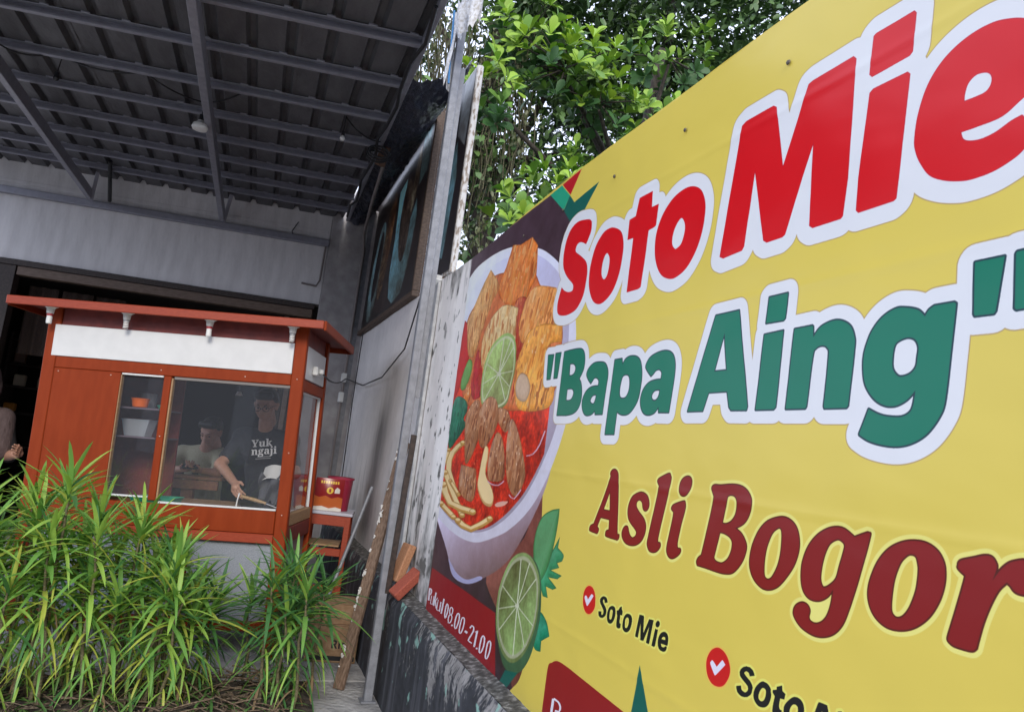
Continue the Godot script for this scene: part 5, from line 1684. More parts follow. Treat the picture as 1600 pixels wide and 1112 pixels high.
# ---------------------------------------------------------------- table, boxes and boards in the corner
func clutter() -> void:
	var tt := thing("side_table", "orange red wooden table beside the cart against the inner wall", "table", Transform3D(Basis(Vector3.UP, -0.2), Vector3(0.87, 0, -6.42)))
	var rd: Material = M["cart_edge"]
	part("table_top", sp(Vector3(-0.2, 0.86, -0.3), Vector3(0.18, 0.885, 0.12), 0.004), pm("table_sheet", lin(0.5, 0.5, 0.58), 0.4), tt)
	part("apron", sp(Vector3(-0.19, 0.775, 0.085), Vector3(0.17, 0.857, 0.11), 0.003), rd, tt)
	for x: float in [-0.18, 0.145]:
		for z: float in [-0.26, 0.09]:
			part("leg", sp(Vector3(x - 0.024, 0, z - 0.022), Vector3(x + 0.024, 0.857, z + 0.022), 0.004), rd, tt)
	part("lower_rail", sp(Vector3(-0.155, 0.53, 0.07), Vector3(0.12, 0.59, 0.1), 0.003), rd, tt)
	part("lower_rail", sp(Vector3(-0.155, 0.24, 0.07), Vector3(0.12, 0.29, 0.1), 0.003), rd, tt)
	part("lower_shelf", sp(Vector3(-0.2, 0.6, -0.28), Vector3(0.1, 0.615, 0.06), 0.003), M["cart_tan"], tt)
	var tf := tt.transform
	# cracker tin bag and pink tub
	var c := Canvas.new(0, 0, 230, 270, 1.2, lin(0.5, 0.12, 0.03))
	c.fill([PackedVector2Array([Vector2(0, 120), Vector2(40, 108), Vector2(90, 125), Vector2(140, 105), Vector2(190, 122), Vector2(230, 110), Vector2(230, 270), Vector2(0, 270)])], lin(0.25, 0.012, 0.015))
	c.fill([PackedVector2Array([Vector2(0, 0), Vector2(230, 0), Vector2(230, 22), Vector2(180, 34), Vector2(130, 20), Vector2(70, 36), Vector2(0, 26)])], lin(0.7, 0.66, 0.6))
	var disc := PackedVector2Array()
	for i in 16:
		disc.append(Vector2(120 + 28 * cos(i * TAU / 16), 170 + 28 * sin(i * TAU / 16)))
	c.fill([disc], lin(0.75, 0.5, 0.06))
	c.fill([PackedVector2Array([Vector2(112, 155), Vector2(128, 155), Vector2(128, 185), Vector2(112, 185)])], lin(0.3, 0.03, 0.02))
	c.fill([PackedVector2Array([Vector2(158, 150), Vector2(200, 150), Vector2(200, 185), Vector2(175, 200), Vector2(158, 180)])], lin(0.7, 0.65, 0.6))
	for i in 8:
		c.fill([PackedVector2Array([Vector2(40 + i * 19, 226), Vector2(53 + i * 19, 226), Vector2(53 + i * 19, 248), Vector2(40 + i * 19, 248)])], lin(0.75, 0.5, 0.06))
	var cm := pm("packet_print", Color.WHITE, 0.3)
	cm.albedo_texture = c.tex()
	var bag := thing("flour_packet", "red and orange printed packet standing on the side table", "packet", tf * Transform3D(Basis(Vector3.UP, 0.12), Vector3(-0.045, 0.886, 0.03)))
	part("front", sheet(10, 10, func(u: float, v: float) -> Vector3: return Vector3((u - 0.5) * 0.235, v * 0.265, 0.035 * sin(u * PI) * sin(0.3 + v * 2.4))), cm, bag)
	part("back", sheet(10, 10, func(u: float, v: float) -> Vector3: return Vector3((u - 0.5) * 0.235, v * 0.265, -0.035 * sin(u * PI) * sin(0.3 + v * 2.4) - 0.002)), pm("packet_red", lin(0.3, 0.02, 0.02), 0.35), bag)
	var pink := pm("tub_pink", Color(0.6, 0.14, 0.24, 0.8), 0.3)
	pink.transparency = BaseMaterial3D.TRANSPARENCY_ALPHA
	var tub := thing("pink_tub", "pink plastic tub with a rim behind the printed packet on the table", "tub", tf * Transform3D(Basis(), Vector3(0.03, 0.886, -0.1)))
	part("wall", lt([Vector2(0.0, 0.0), Vector2(0.09, 0.0), Vector2(0.105, 0.265)], 26), pink, tub)
	part("rim", lt([Vector2(0.102, 0.26), Vector2(0.114, 0.262), Vector2(0.115, 0.278), Vector2(0.104, 0.28)], 26), pm("rim_pink", lin(0.36, 0.03, 0.07), 0.35), tub)
	solo("glass_bottle", lt([Vector2(0.0, 0.0), Vector2(0.035, 0.0), Vector2(0.036, 0.14), Vector2(0.014, 0.19), Vector2(0.014, 0.235)], 16), pm("bottle_dark", lin(0.03, 0.025, 0.025), 0.15), "dark bottle at the back left of the side table next to the cart post", "bottle", tf * Transform3D(Basis(), Vector3(-0.165, 0.886, -0.2)))
	solo("bottle_cap_jar", lt([Vector2(0.0, 0.0), Vector2(0.03, 0.0), Vector2(0.03, 0.2), Vector2(0.032, 0.202), Vector2(0.032, 0.24), Vector2(0.0, 0.242)], 16), pm("jar_red", lin(0.4, 0.06, 0.08), 0.4), "slim red jar at the left edge of the side table", "jar", tf * Transform3D(Basis(), Vector3(-0.175, 0.886, -0.05)))
	# cartons on the floor
	var card := nm("cardboard", [[0.2, lin(0.27, 0.16, 0.085)], [0.8, lin(0.38, 0.24, 0.14)]], Vector3(1.5, 1.5, 1.5), 0.02, 0.85, 0.15, 0.1, 0.0, 91)
	var f := SystemFont.new()
	f.font_names = PackedStringArray(["Droid Sans"])
	f.font_weight = 700
	var bxs := [["brown cardboard carton with black print on the floor behind the leaning plank", Vector3(0.86, 0.0, -5.38), Vector3(0.34, 0.24, 0.3)], ["upper brown carton stacked on the printed one beside the plank", Vector3(0.845, 0.242, -5.4), Vector3(0.31, 0.13, 0.28)]]
	for i in 2:
		var b = bxs[i]
		var o := thing("cardboard_box", b[0], "box", Transform3D(Basis(Vector3.UP, -0.12 + 0.07 * i), b[1]))
		var s: Vector3 = b[2]
		part("carton", bx(Vector3(0, s.y / 2, 0), s, 0.006), card, o)
		part("flap", sp(Vector3(-s.x / 2, s.y + 0.001, -s.z / 2), Vector3(-0.002, s.y + 0.005, s.z / 2), 0.001), card, o)
		part("flap", sp(Vector3(0.002, s.y + 0.001, -s.z / 2), Vector3(s.x / 2, s.y + 0.005, s.z / 2), 0.001), card, o)
		if i == 0:
			var tm := TextMesh.new()
			tm.text = "Ring"
			tm.font = f
			tm.font_size = 64
			tm.pixel_size = 0.075 / 64.0
			tm.depth = 0.0016
			part("lettering", tm, M["black_plastic"], o, Transform3D(Basis(), Vector3(0.07, 0.12, s.z / 2 + 0.0012)))
			part("printed_band", sp(Vector3(-0.15, 0.015, s.z / 2 + 0.0005), Vector3(0.16, 0.045, s.z / 2 + 0.002), 0.0005), M["black_plastic"], o)
	solo("broom_handle", tb([Vector3(0.745, 0.02, -5.62), Vector3(1.07, 1.15, -5.84)], 0.014, 10), M["zinc"], "grey metal broom handle leaning on the inner wall beside the orange table", "broom handle")
	# plank with flaking white edge
	var pl := thing("leaning_plank", "weathered brown plank with flaking white paint leaning on the wall behind the post", "plank")
	var a := Vector3(0.835, 0.0, -4.70)
	var d := Vector3(1.09, 1.52, -4.98)
	var wood := nm("plank_wood", [[0.2, lin(0.09, 0.055, 0.035)], [0.5, lin(0.17, 0.105, 0.07)], [0.8, lin(0.26, 0.18, 0.13)]], Vector3(5, 1.2, 5), 0.03, 0.85, 0.5, 0.15, 0.0, 93)
	var dirp := (d - a).normalized()
	var pn := dirp.cross(Vector3(0.3, 0, 1)).normalized()
	var side := pn.cross(dirp).normalized()
	part("board", br(a, d, 0.07, 0.03, 0.004), wood, pl)
	rng.seed = 31
	var flake := pm("flake_white", lin(0.6, 0.58, 0.55), 0.8)
	var perp := dirp.cross(Vector3.BACK).normalized()
	for i in 110:
		var t := rng.randf_range(0.08, 1.0)
		if sin(t * 21.0) + 0.6 * sin(t * 47.0 + 1.0) < rng.randf_range(-0.7, 0.4):
			continue
		var at := a.lerp(d, t) + perp * -0.035 * signf(perp.x) + Vector3(rng.randf_range(0.0, 0.006), 0, rng.randf_range(-0.014, 0.02))
		part("paint_flake", bx(at, Vector3(rng.randf_range(0.004, 0.016), rng.randf_range(0.006, 0.035), rng.randf_range(0.004, 0.012)), 0.003, Basis(Vector3(rng.randf_range(-0.4, 0.4), rng.randf_range(-0.4, 0.4), 1).normalized(), rng.randf_range(-0.7, 0.4))), flake, pl)
	solo("dark_batten", br(Vector3(1.0, 0.62, -4.47), Vector3(1.02, 1.57, -4.43), 0.035, 0.02), M["dark_wood"], "dark wooden batten standing on the ledge right behind the steel post", "batten")
	var clay := nm("clay_pale", [[0.2, lin(0.3, 0.14, 0.07)], [0.8, lin(0.42, 0.21, 0.11)]], Vector3(4, 4, 4), 0.03, 0.85, 0.3, 0.1, 0.0, 95)
	var clay2 := nm("clay_red", [[0.2, lin(0.24, 0.05, 0.03)], [0.8, lin(0.36, 0.085, 0.05)]], Vector3(4, 4, 4), 0.03, 0.85, 0.3, 0.1, 0.0, 96)
	solo("clay_block", bx(Vector3.ZERO, Vector3(0.05, 0.23, 0.1), 0.006, Basis.from_euler(Vector3(0.0, 0.25, -0.30))), clay, "pale orange clay block leaning upright on the ledge beside the post", "brick", Transform3D(Basis(), Vector3(1.075, 0.80, -4.5)))
	solo("clay_block", bx(Vector3.ZERO, Vector3(0.05, 0.2, 0.1), 0.006, Basis.from_euler(Vector3(0.1, 0.2, -0.75))), clay2, "red clay brick lying tilted on the ledge under the pale block", "brick", Transform3D(Basis(), Vector3(1.085, 0.70, -4.38)))

func cables() -> void:
	var bk: Material = M["black_plastic"]
	var wire := pm("wire_grey", lin(0.05, 0.048, 0.05), 0.6)
	# bulbs hung from the purlins
	var b1 := thing("hanging_bulb", "white round bulb on a black cord below the right rafter of the canopy", "lamp", Transform3D(Basis(), Vector3(-0.6, 3.72, -5.72)))
	part("cord", tb([Vector3(0, 0.0, 0), Vector3(0.0, 0.1, 0)], 0.004, 6), bk, b1)
	part("holder", lt([Vector2(0.0, 0.0), Vector2(0.016, -0.002), Vector2(0.017, -0.045), Vector2(0.0, -0.046)], 14), bk, b1)
	part("bulb", lt([Vector2(0.0, -0.046), Vector2(0.02, -0.047), Vector2(0.026, -0.06), Vector2(0.05, -0.078), Vector2(0.057, -0.1), Vector2(0.05, -0.118), Vector2(0.02, -0.124), Vector2(0.0, -0.122)], 22), M["lamp_white"], b1)
	var b2 := thing("hanging_bulb", "small dark bulb hanging on a cord near the left rafter of the canopy", "lamp", Transform3D(Basis(), Vector3(-1.54, 3.745, -5.68)))
	part("cord", tb([Vector3(0, 0.0, 0), Vector3(0.01, 0.13, 0)], 0.0035, 6), bk, b2)
	part("bulb", lt([Vector2(0.0, 0.0), Vector2(0.013, -0.002), Vector2(0.015, -0.03), Vector2(0.02, -0.045), Vector2(0.012, -0.06), Vector2(0.0, -0.064)], 14), bk, b2)
	var b3 := thing("hanging_bulb", "clear bulb hanging near the coiled cable at the right edge of the canopy", "lamp", Transform3D(Basis(), Vector3(0.39, 3.725, -5.36)))
	part("cord", tb([Vector3(0, 0.0, 0), Vector3(0.004, 0.12, 0)], 0.0035, 6), bk, b3)
	part("holder", lt([Vector2(0.0, 0.0), Vector2(0.013, -0.002), Vector2(0.013, -0.035), Vector2(0.0, -0.036)], 12), bk, b3)
	part("bulb", lt([Vector2(0.0, -0.036), Vector2(0.012, -0.037), Vector2(0.02, -0.055), Vector2(0.014, -0.07), Vector2(0.0, -0.074)], 14), M["lamp_white"], b3)
	var run := sag(Vector3(-1.95, 3.83, -5.55), Vector3(-1.56, 3.86, -5.64), 0.07) + sag(Vector3(-1.56, 3.86, -5.64), Vector3(-0.98, 3.83, -5.5), 0.05) + sag(Vector3(-0.98, 3.83, -5.5), Vector3(-0.6, 3.8, -5.68), 0.03) + sag(Vector3(-0.6, 3.8, -5.68), Vector3(-0.35, 3.84, -5.45), 0.02)
	solo("ceiling_cable", tb(run, 0.006, 6), bk, "black cable slung under the purlins between the bulbs", "cable")
	solo("ceiling_cable", tb(sag(Vector3(0.39, 3.84, -5.36), Vector3(0.72, 3.83, -5.62), 0.05) + [Vector3(0.8, 3.8, -5.8)], 0.006, 6), bk, "black cable from the clear bulb to the coil at the roof edge", "cable")
	var coil := []
	for k in 46:
		var a := k * 0.42
		coil.append(Vector3(0.70 + 0.085 * cos(a), 3.73 + 0.05 * sin(a), -5.72 + 0.0035 * k))
	solo("cable_coil", tb(coil, 0.008, 6), bk, "coil of black cable tied at the right edge of the roof", "cable")
	solo("timber_block", br(Vector3(0.75, 3.72, -5.85), Vector3(0.78, 3.92, -5.8), 0.07, 0.05), nm("block_wood", [[0.2, lin(0.1, 0.055, 0.035)], [0.8, lin(0.18, 0.1, 0.06)]], Vector3(4, 4, 4), 0.03, 0.8), "short brown timber block fixed at the roof edge beside the cable coil", "block")
	solo("conduit", tb([Vector3(0.79, 3.79, -5.85), Vector3(0.86, 3.75, -6.8), Vector3(0.96, 3.72, -7.9), Vector3(1.03, 3.6, -8.25), Vector3(1.03, 1.0, -8.25)], 0.016, 8), pm("conduit_grey", lin(0.22, 0.19, 0.18), 0.5), "grey brown conduit running along the roof edge and down the inner wall", "conduit")
	var edge := []
	for k in 14:
		var z := -3.5 - k * 0.33
		edge.append(Vector3(0.61 + 0.011 * k + 0.02 * sin(k * 1.9), 3.73 - 0.03 * (k % 2) + 0.028 * k * 0.33, z))
	solo("edge_cable", tb(edge, 0.012, 6), bk, "thick black cable strapped along the right edge of the roof", "cable")
	# wire across the wall from the cart socket to the post
	var sb: Vector3 = CART * Vector3(0.15, 1.95, -0.36)
	solo("wall_cable", tb(sag(sb, Vector3(1.04, 2.14, -8.2), 0.06), 0.006, 6), wire, "thin grey cable from the cart socket to the switch on the inner post", "cable")
	solo("wall_cable", tb([Vector3(1.05, 2.14, -8.2), Vector3(1.1, 2.03, -7.3), Vector3(1.1, 2.05, -6.3), Vector3(1.1, 2.22, -5.5), Vector3(1.08, 2.55, -5.1), Vector3(1.03, 2.72, -4.6), Vector3(1.0, 2.78, -4.5)], 0.006, 6), wire, "grey cable sagging across the stained wall up to the near post", "cable")
	solo("drop_cable", tb([Vector3(1.125, 2.66, -8.0), Vector3(1.122, 1.9, -8.0), Vector3(1.12, 1.0, -7.9)], 0.007, 6), wire, "dark cable dropping straight down the inner wall beside the inner post", "cable")
	solo("wall_switch", sp(Vector3(1.0, 2.1, -8.3), Vector3(1.05, 2.2, -8.2), 0.006), M["lamp_white"], "white switch box on the inner post where the cart cable ends", "switch")
	solo("wall_switch", sp(Vector3(1.0, 1.88, -8.3), Vector3(1.05, 1.99, -8.2), 0.006), M["lamp_white"], "lower white switch box on the inner post below the cable end", "switch")
	var fa := Transform3D(Basis(Vector3.UP, -YAW), Vector3(0, 0, -8.51))
	solo("bent_pipe", tb([fa * Vector3(0.635, 3.6, 0.03), fa * Vector3(0.63, 3.2, 0.03), fa * Vector3(0.6, 3.13, 0.03), fa * Vector3(0.44, 3.14, 0.03)], 0.011, 8), M["conduit_grey"], "thin bent pipe on the white shop wall near the grey pillar", "pipe")
	solo("wall_hook", tb([fa * Vector3(0.3, 3.82, 0.03), fa * Vector3(0.25, 3.7, 0.05), fa * Vector3(0.27, 3.66, 0.04)], 0.006, 6), bk, "small dark hook on the white shop wall above the beam", "hook")

# ---------------------------------------------------------------- behind the viewer: parked car, plus an unseen shop row added to shape glass reflections
func street() -> void:
	var c := thing("parked_car", "dark blue parked car standing on the street, mirrored in the cart windows", "car", Transform3D(Basis(Vector3.UP, 0.1), Vector3(-2.2, 0.0, 4.6)))
	var paint := pm("car_paint", lin(0.012, 0.016, 0.03), 0.25)
	var side := PackedVector2Array([Vector2(-2.1, 0.35), Vector2(-2.15, 0.75), Vector2(-1.95, 0.95), Vector2(-1.1, 1.05), Vector2(2.05, 1.02), Vector2(2.1, 0.4)])
	var cabin := PackedVector2Array([Vector2(-1.1, 1.04), Vector2(-0.45, 1.5), Vector2(1.1, 1.55), Vector2(1.95, 1.03)])
	var b := MB.new()
	b.slab(side, -0.85, 0.85)
	part("body", b.done(), paint, c)
	var g := MB.new()
	g.slab(cabin, -0.72, 0.72)
	part("cabin", g.done(), pm("car_window", lin(0.02, 0.025, 0.03), 0.1), c)
	part("roof", bx(Vector3(0.35, 1.56, 0), Vector3(1.6, 0.04, 1.46), 0.015), paint, c)
	part("bumper", bx(Vector3(0, 0.45, -0.86), Vector3(4.1, 0.06, 0.03), 0.01), pm("car_trim", lin(0.4, 0.4, 0.42), 0.3, 0.6), c)
	for x: float in [-1.35, 1.35]:
		for z: float in [-0.8, 0.8]:
			var w := part("wheel", lt([Vector2(0.0, -0.1), Vector2(0.3, -0.1), Vector2(0.32, -0.07), Vector2(0.32, 0.07), Vector2(0.3, 0.1), Vector2(0.0, 0.1)], 22, Transform3D(Basis(Vector3.RIGHT, PI / 2), Vector3(x, 0.32, z))), M["pan_black"], c)
			part("rim", lt([Vector2(0.0, -0.11), Vector2(0.19, -0.105), Vector2(0.2, 0.105), Vector2(0.0, 0.11)], 18, Transform3D(Basis(Vector3.RIGHT, PI / 2), Vector3(x, 0.32, z))), M["steel"], w)
	var h := thing("added_shop_row", "unseen row of shuttered shops added behind the viewer to shape the cart glass reflections", "building", Transform3D(Basis(), Vector3(0, 0, 15.0)))
	part("wall", sp(Vector3(-22, 0, 0), Vector3(16, 4.2, 4.0), 0.02), nm("row_wall", [[0.2, lin(0.4, 0.4, 0.4)], [0.8, lin(0.55, 0.55, 0.55)]], Vector3(0.3, 0.3, 0.3), 0.02, 0.9), h)
	part("eave", sp(Vector3(-22.3, 4.21, -0.8), Vector3(16.3, 4.4, 4.2), 0.02), M["gloom"], h)
	for i in 9:
		part("shutter", sp(Vector3(-21 + i * 4.0, 0, -0.06), Vector3(-18 + i * 4.0, 3.0, -0.002), 0.01), M["dark_wood"], h)

func banner_shapes() -> void:
	_g("brown", "-69,2106! 19,2106! 1149,2141! 1310,2021 1410,1928 1503,1727 1552,1466 1548,1222 1484,1028 1429,921 1448,770 1469,598 1481,416 1424,195 1350,115 1198,11! -42,43!")
	_g("lgreen", "1258,2146! 1359,2071! 1310,2020! 1133,2141!")
	_g("dgreen", "1360,2070! 1413,2025! 1629,2044! 1523,1963! 1402,1939! 1313,2019!")
	_g("tri", "1267,2146! 1453,2155! 1365,2072!")
	_g("dgreen", "1186,65! 1256,153! 1385,181! 1319,122! 1197,15!")
	_g("wood", "1199,1398 1483,1052! 1429,921 1448,770 1469,598 1481,416 1424,195 1350,115! 1124,333! 913,447 1182,600 1337,772")
	_g("bowlbody", "-144,646! 256,455 400,360 641,364 851,422 1127,539 1308,694 1441,856 1513,1029! 807,714!")
	_g("foot", "309,424 458,384 634,380 829,432 852,419 642,361 425,356")
	_g("rim", "-246,1520 -184,1830 33,1988 340,2028 696,2003 1055,1916 1282,1813 1424,1711 1523,1583 1579,1426 1594,1261 1563,1102 1478,943 1343,798 1131,681 904,607 697,562 470,551 226,567 -66,611 -525,727 -551,1213")
	_g("inner", "-72,1506 -22,1767 156,1927 418,1965 759,1949 1049,1885 1247,1796 1391,1696 1471,1578 1513,1421 1529,1271 1488,1121 1409,986 1274,842 1091,729 895,651 679,605 462,594 199,620 -75,682 -424,813 -234,1207")
	_g("broth", "-95,1355 166,1485 853,1549 1320,1494 1502,1372 1524,1247 1474,1126 1394,996 1257,853 1064,737 874,659 674,616 467,607 217,636 -42,700 -331,819 -194,1130")
	_g("food_base", "412,1894 653,1882 1017,1817 1160,1716 1346,1662 1436,1503 1449,1398 1430,1247 1216,1181 572,1194 217,1245 76,1488 70,1713 266,1813")
	_g("chili", "19,1720! 104,1671 202,1495 108,1348 18,1251! -78,1253!")
	_g("fry_a", "712,2010! 819,1986! 973,1987! 1055,1929! 1078,1805 1072,1761 1041,1741 982,1680 906,1661 716,1706 583,1777 573,1838 644,1909 691,1974")
	_g("fry_b", "391,1949! 526,1864 570,1814 480,1752 394,1634 345,1553 276,1480! 176,1507 105,1634 86,1711 166,1774 273,1866")
	_g("deep", "851,1701 998,1693 1073,1578 1052,1464 990,1411 894,1450 873,1574")
	_g("fry_c", "982,1680 1082,1730 1233,1706! 1327,1683! 1359,1613 1326,1557 1386,1516! 1111,1515 1006,1483 938,1566")
	_g("fry_d", "623,1704 741,1701 900,1662! 895,1571 900,1494 723,1434 487,1403 410,1494 416,1580 491,1656")
	_g("fry_e", "1087,1532 1247,1541 1435,1510! 1445,1444! 1311,1438 1313,1318 1424,1266 1384,1184 1066,1184 966,1303 974,1398 1027,1481")
	_g("milk", "1033,1343 1114,1330 1170,1271 1131,1218 1029,1235 989,1294")
	_g("chili2", "360,1516 460,1405 535,1284 389,1248 306,1311 311,1433")
	_g("onion", "191,1474 271,1458 282,1400 215,1316 123,1315 112,1375")
	_g("fry_a", "234,1341 324,1302 307,1242 202,1245")
	_g("limerim", "746,1558 864,1537 922,1492 949,1430 956,1362 931,1283 893,1210 723,1183 536,1219 482,1320 500,1436 582,1520")
	_g("limepith", "747,1544 856,1524 910,1484 934,1425 941,1363 919,1288 883,1220 723,1196 550,1229 501,1323 518,1430 594,1508")
	_g("limepulp", "745,1531 847,1512 896,1474 921,1421 927,1362 907,1293 873,1230 726,1208 566,1240 518,1326 536,1424 606,1497")
	_g("spoke", "744,1361! 752,1533! 740,1535! 732,1362!")
	_g("spoke", "744,1361! 856,1515! 844,1517! 732,1363!")
	_g("spoke", "743,1360! 905,1476! 895,1478! 732,1363!")
	_g("spoke", "740,1360! 932,1361! 929,1365! 736,1364!")
	_g("spoke", "734,1361! 906,1291! 913,1293! 742,1363!")
	_g("spoke", "732,1362! 871,1227! 881,1228! 743,1362!")
	_g("spoke", "732,1363! 556,1238! 568,1236! 743,1360!")
	_g("spoke", "734,1364! 510,1327! 518,1323! 741,1360!")
	_g("spoke", "741,1363! 534,1428! 526,1425! 734,1360!")
	_g("spoke", "768,1360 762,1353 742,1351 718,1356 707,1364 713,1371 734,1372 757,1368")
	_g("cilantro", "113,1276 259,1243 302,1195 253,1150 301,1112 174,1037 25,985 -11,1132 21,1250")
	_g("noodle", "259,1031! 164,1006! 57,965! 13,915! 31,857! 151,790! 264,741! 351,759! 245,807! 138,868! 125,914! 158,953! 245,987! 330,1010!")
	_g("noodle", "345,1022 335,1011 302,1006 264,1009 244,1019 255,1030 289,1035 326,1032")
	_g("noodle", "357,754 347,743 315,736 278,737 258,746 268,757 302,764 338,763")
	_g("noodle", "-35,841! 45,801! 156,749! 293,692! 401,648! 486,669! 383,713! 253,769! 149,819! 73,858!")
	_g("noodle", "79,853 67,841 28,834 -17,836 -41,846 -29,858 12,865 56,863")
	_g("noodle", "492,664 483,653 450,645 414,645 395,653 405,665 438,672 474,672")
	_g("noodle", "-50,772! 21,726! 164,678! 409,671! 595,676! 611,710! 436,707! 240,712! 144,749! 83,791!")
	_g("noodle", "87,787 73,773 27,763 -26,765 -54,777 -40,791 8,800 60,799")
	_g("noodle", "655,699 645,686 610,677 570,678 549,687 560,700 596,709 635,708")
	_g("noodle", "-22,662! 265,619! 332,647! 54,691!")
	_g("noodle", "75,682 64,670 24,661 -21,661 -45,671 -32,683 8,692 53,692")
	_g("noodle", "351,639 340,627 306,619 266,619 246,627 256,639 292,648 331,647")
	_g("noodle", "349,609! 458,596! 619,597! 781,642! 892,682! 835,700! 726,662! 601,626! 506,629! 415,641!")
	_g("noodle", "438,632 427,619 390,610 347,610 325,619 337,632 375,641 417,641")
	_g("noodle", "907,696 898,685 869,677 836,677 819,686 828,697 858,705 890,704")
	_g("noodle", "-13,978! -79,887! 8,884! 71,973!")
	_g("noodle", "71,977 63,968 35,964 3,966 -14,974 -5,983 24,987 55,985")
	_g("noodle", "8,887 0,879 -29,874 -62,875 -79,883 -71,892 -41,897 -9,895")
	_g("noodle", "114,802! 310,744! 367,761! 177,818!")
	_g("noodle", "186,813 178,805 151,799 121,801 105,807 113,816 141,821 170,820")
	_g("noodle", "375,756 368,748 344,743 316,743 302,749 309,758 334,763 361,762")
	_g("meat", "454,1246 513,1209 559,1061 419,917 350,968 285,1149 361,1222")
	_g("meat", "793,1194 914,1184 979,1129 928,1082 817,1129")
	_g("meat", "995,1144 1106,1069 1203,956 1225,887 1150,817 1057,845 983,930 956,1067")
	_g("meat", "811,1081 908,1043 972,929 969,876 871,858 756,870 737,982")
	_g("meat", "631,1253 754,1232 811,1145 747,1056 637,1003 553,1044 520,1191")
	_g("meat", "315,908! 571,900! 609,810 569,740 403,750 315,804")
	_g("noodle2", "662,1008 715,1006 729,957 725,884 835,828 880,785 855,744 741,748 630,811 628,894")
	_g("gloss", "1375,1094! 1360,1069! 1339,1039! 1311,1017! 1280,1000! 1242,993! 1210,991! 1213,986! 1247,989! 1289,997! 1322,1014! 1350,1037! 1372,1068! 1387,1093!")
	_g("gloss", "757,852! 785,846! 826,840! 876,840! 926,844! 964,857! 988,868! 976,871! 953,860! 919,848! 876,845! 831,846! 794,851! 767,856!")
	_g("gloss", "1061,815! 1092,806! 1137,803! 1176,826! 1205,849! 1193,850! 1164,828! 1130,807! 1100,810! 1072,819!")
	_g("gloss", "932,764! 1016,780! 1011,785! 926,769!")
	_g("gloss2", "908,761 992,780 1066,788 1020,765 935,751")
	_g("sagedark", "1512,524 1527,567 1581,594 1530,619 1478,587")
	_g("leafb", "1628,719! 1621,679! 1674,662 1666,639! 1628,627! 1649,614! 1581,594! 1676,592! 1643,574! 1567,566! 1644,544! 1613,532! 1555,532! 1580,497! 1536,494! 1481,552! 1565,648!")
	_g("leafa", "1602,814! 1602,773 1592,709 1569,637 1530,567 1478,537 1422,589 1400,675 1442,759 1522,798")
	_g("vein", "1584,803! 1555,754! 1521,687! 1499,613! 1485,553! 1492,554! 1506,614! 1528,688! 1562,754! 1590,802!")
	_g("leafc", "1510,432 1587,422 1629,377! 1566,345! 1569,309! 1518,304 1493,336")
	_g("limeskin", "1289,609 1417,606 1497,555 1529,470 1526,379 1483,266 1410,193 1317,162 1224,168 1122,259 1084,346 1100,454 1179,560")
	_g("limerimb", "1289,609 1392,608 1479,558 1511,477 1497,372 1434,269 1322,199 1212,201 1122,259 1084,346 1100,454 1179,560")
	_g("limepithb", "1290,595 1386,594 1468,548 1497,473 1484,374 1425,278 1321,214 1218,216 1136,270 1100,351 1115,451 1188,548")
	_g("limepulpb", "1292,581 1379,580 1456,537 1483,468 1472,377 1417,288 1319,228 1226,231 1148,281 1116,356 1130,447 1198,538")
	_g("spoke", "1308,409! 1295,585! 1286,584! 1299,408!")
	_g("spoke", "1308,409! 1385,584! 1377,584! 1300,408!")
	_g("spoke", "1307,408! 1463,540! 1456,541! 1300,408!")
	_g("spoke", "1301,407! 1473,374! 1478,377! 1307,410!")
	_g("spoke", "1300,407! 1416,284! 1423,287! 1308,410!")
	_g("spoke", "1299,408! 1316,223! 1325,226! 1308,409!")
	_g("spoke", "1300,408! 1141,277! 1149,277! 1307,408!")
	_g("spoke", "1302,410! 1110,355! 1112,352! 1305,407!")
	_g("spoke", "1307,410! 1129,450! 1122,447! 1301,407!")
	_g("spoke", "1325,413 1320,407 1306,401 1290,400 1282,404 1287,410 1301,416 1317,417")
	_g("strip", "17,327! 1078,329! 1188,25! -14,34!")
	_g("wtext", "54,157! 48,222! 10,215! 17,150!")
	_g("wtext", "28,213! 43,215! 56,215! 61,211! 62,205! 57,197! 51,191! 47,190! 39,190! 32,183! 47,184! 69,190! 80,199! 85,209! 84,216! 75,222! 52,222! 33,220!")
	_g("wtext", "82,190! 76,172! 73,152! 79,145! 94,145! 111,150! 122,154! 112,155! 103,151! 97,149! 93,149! 87,155! 91,174! 96,192!")
	_g("wtext", "123,196! 122,150! 141,153! 141,199!")
	_g("wtext", "151,221! 135,148! 161,152! 177,225!")
	_g("wtext", "197,204! 160,177! 176,178! 212,205!")
	_g("wtext", "161,176! 193,146! 214,152! 183,181!")
	_g("wtext", "213,196! 208,174! 205,151! 211,143! 228,142! 250,148! 265,155! 254,156! 241,150! 230,146! 225,147! 220,154! 223,177! 228,199!")
	_g("wtext", "265,197! 257,146! 276,149! 284,200!")
	_g("wtext", "308,222! 290,143! 316,148! 335,226!")
	_g("wtext", "389,210! 390,208! 399,202! 400,191! 397,177! 390,160! 381,147! 386,147! 386,149! 380,156! 376,168! 378,183! 382,198! 389,208!|369,206! 361,195! 356,179! 354,163! 358,151! 365,143! 380,140! 402,149! 411,164! 419,181! 422,195! 420,207! 410,215! 387,216!")
	_g("wtext", "464,211! 474,211! 484,207! 484,197! 478,186! 471,181! 469,181! 461,183! 454,188! 453,197! 455,205! 461,210!|448,211! 438,203! 435,193! 437,184! 445,177! 459,174! 480,179! 494,187! 501,199! 501,211! 488,216! 468,217!")
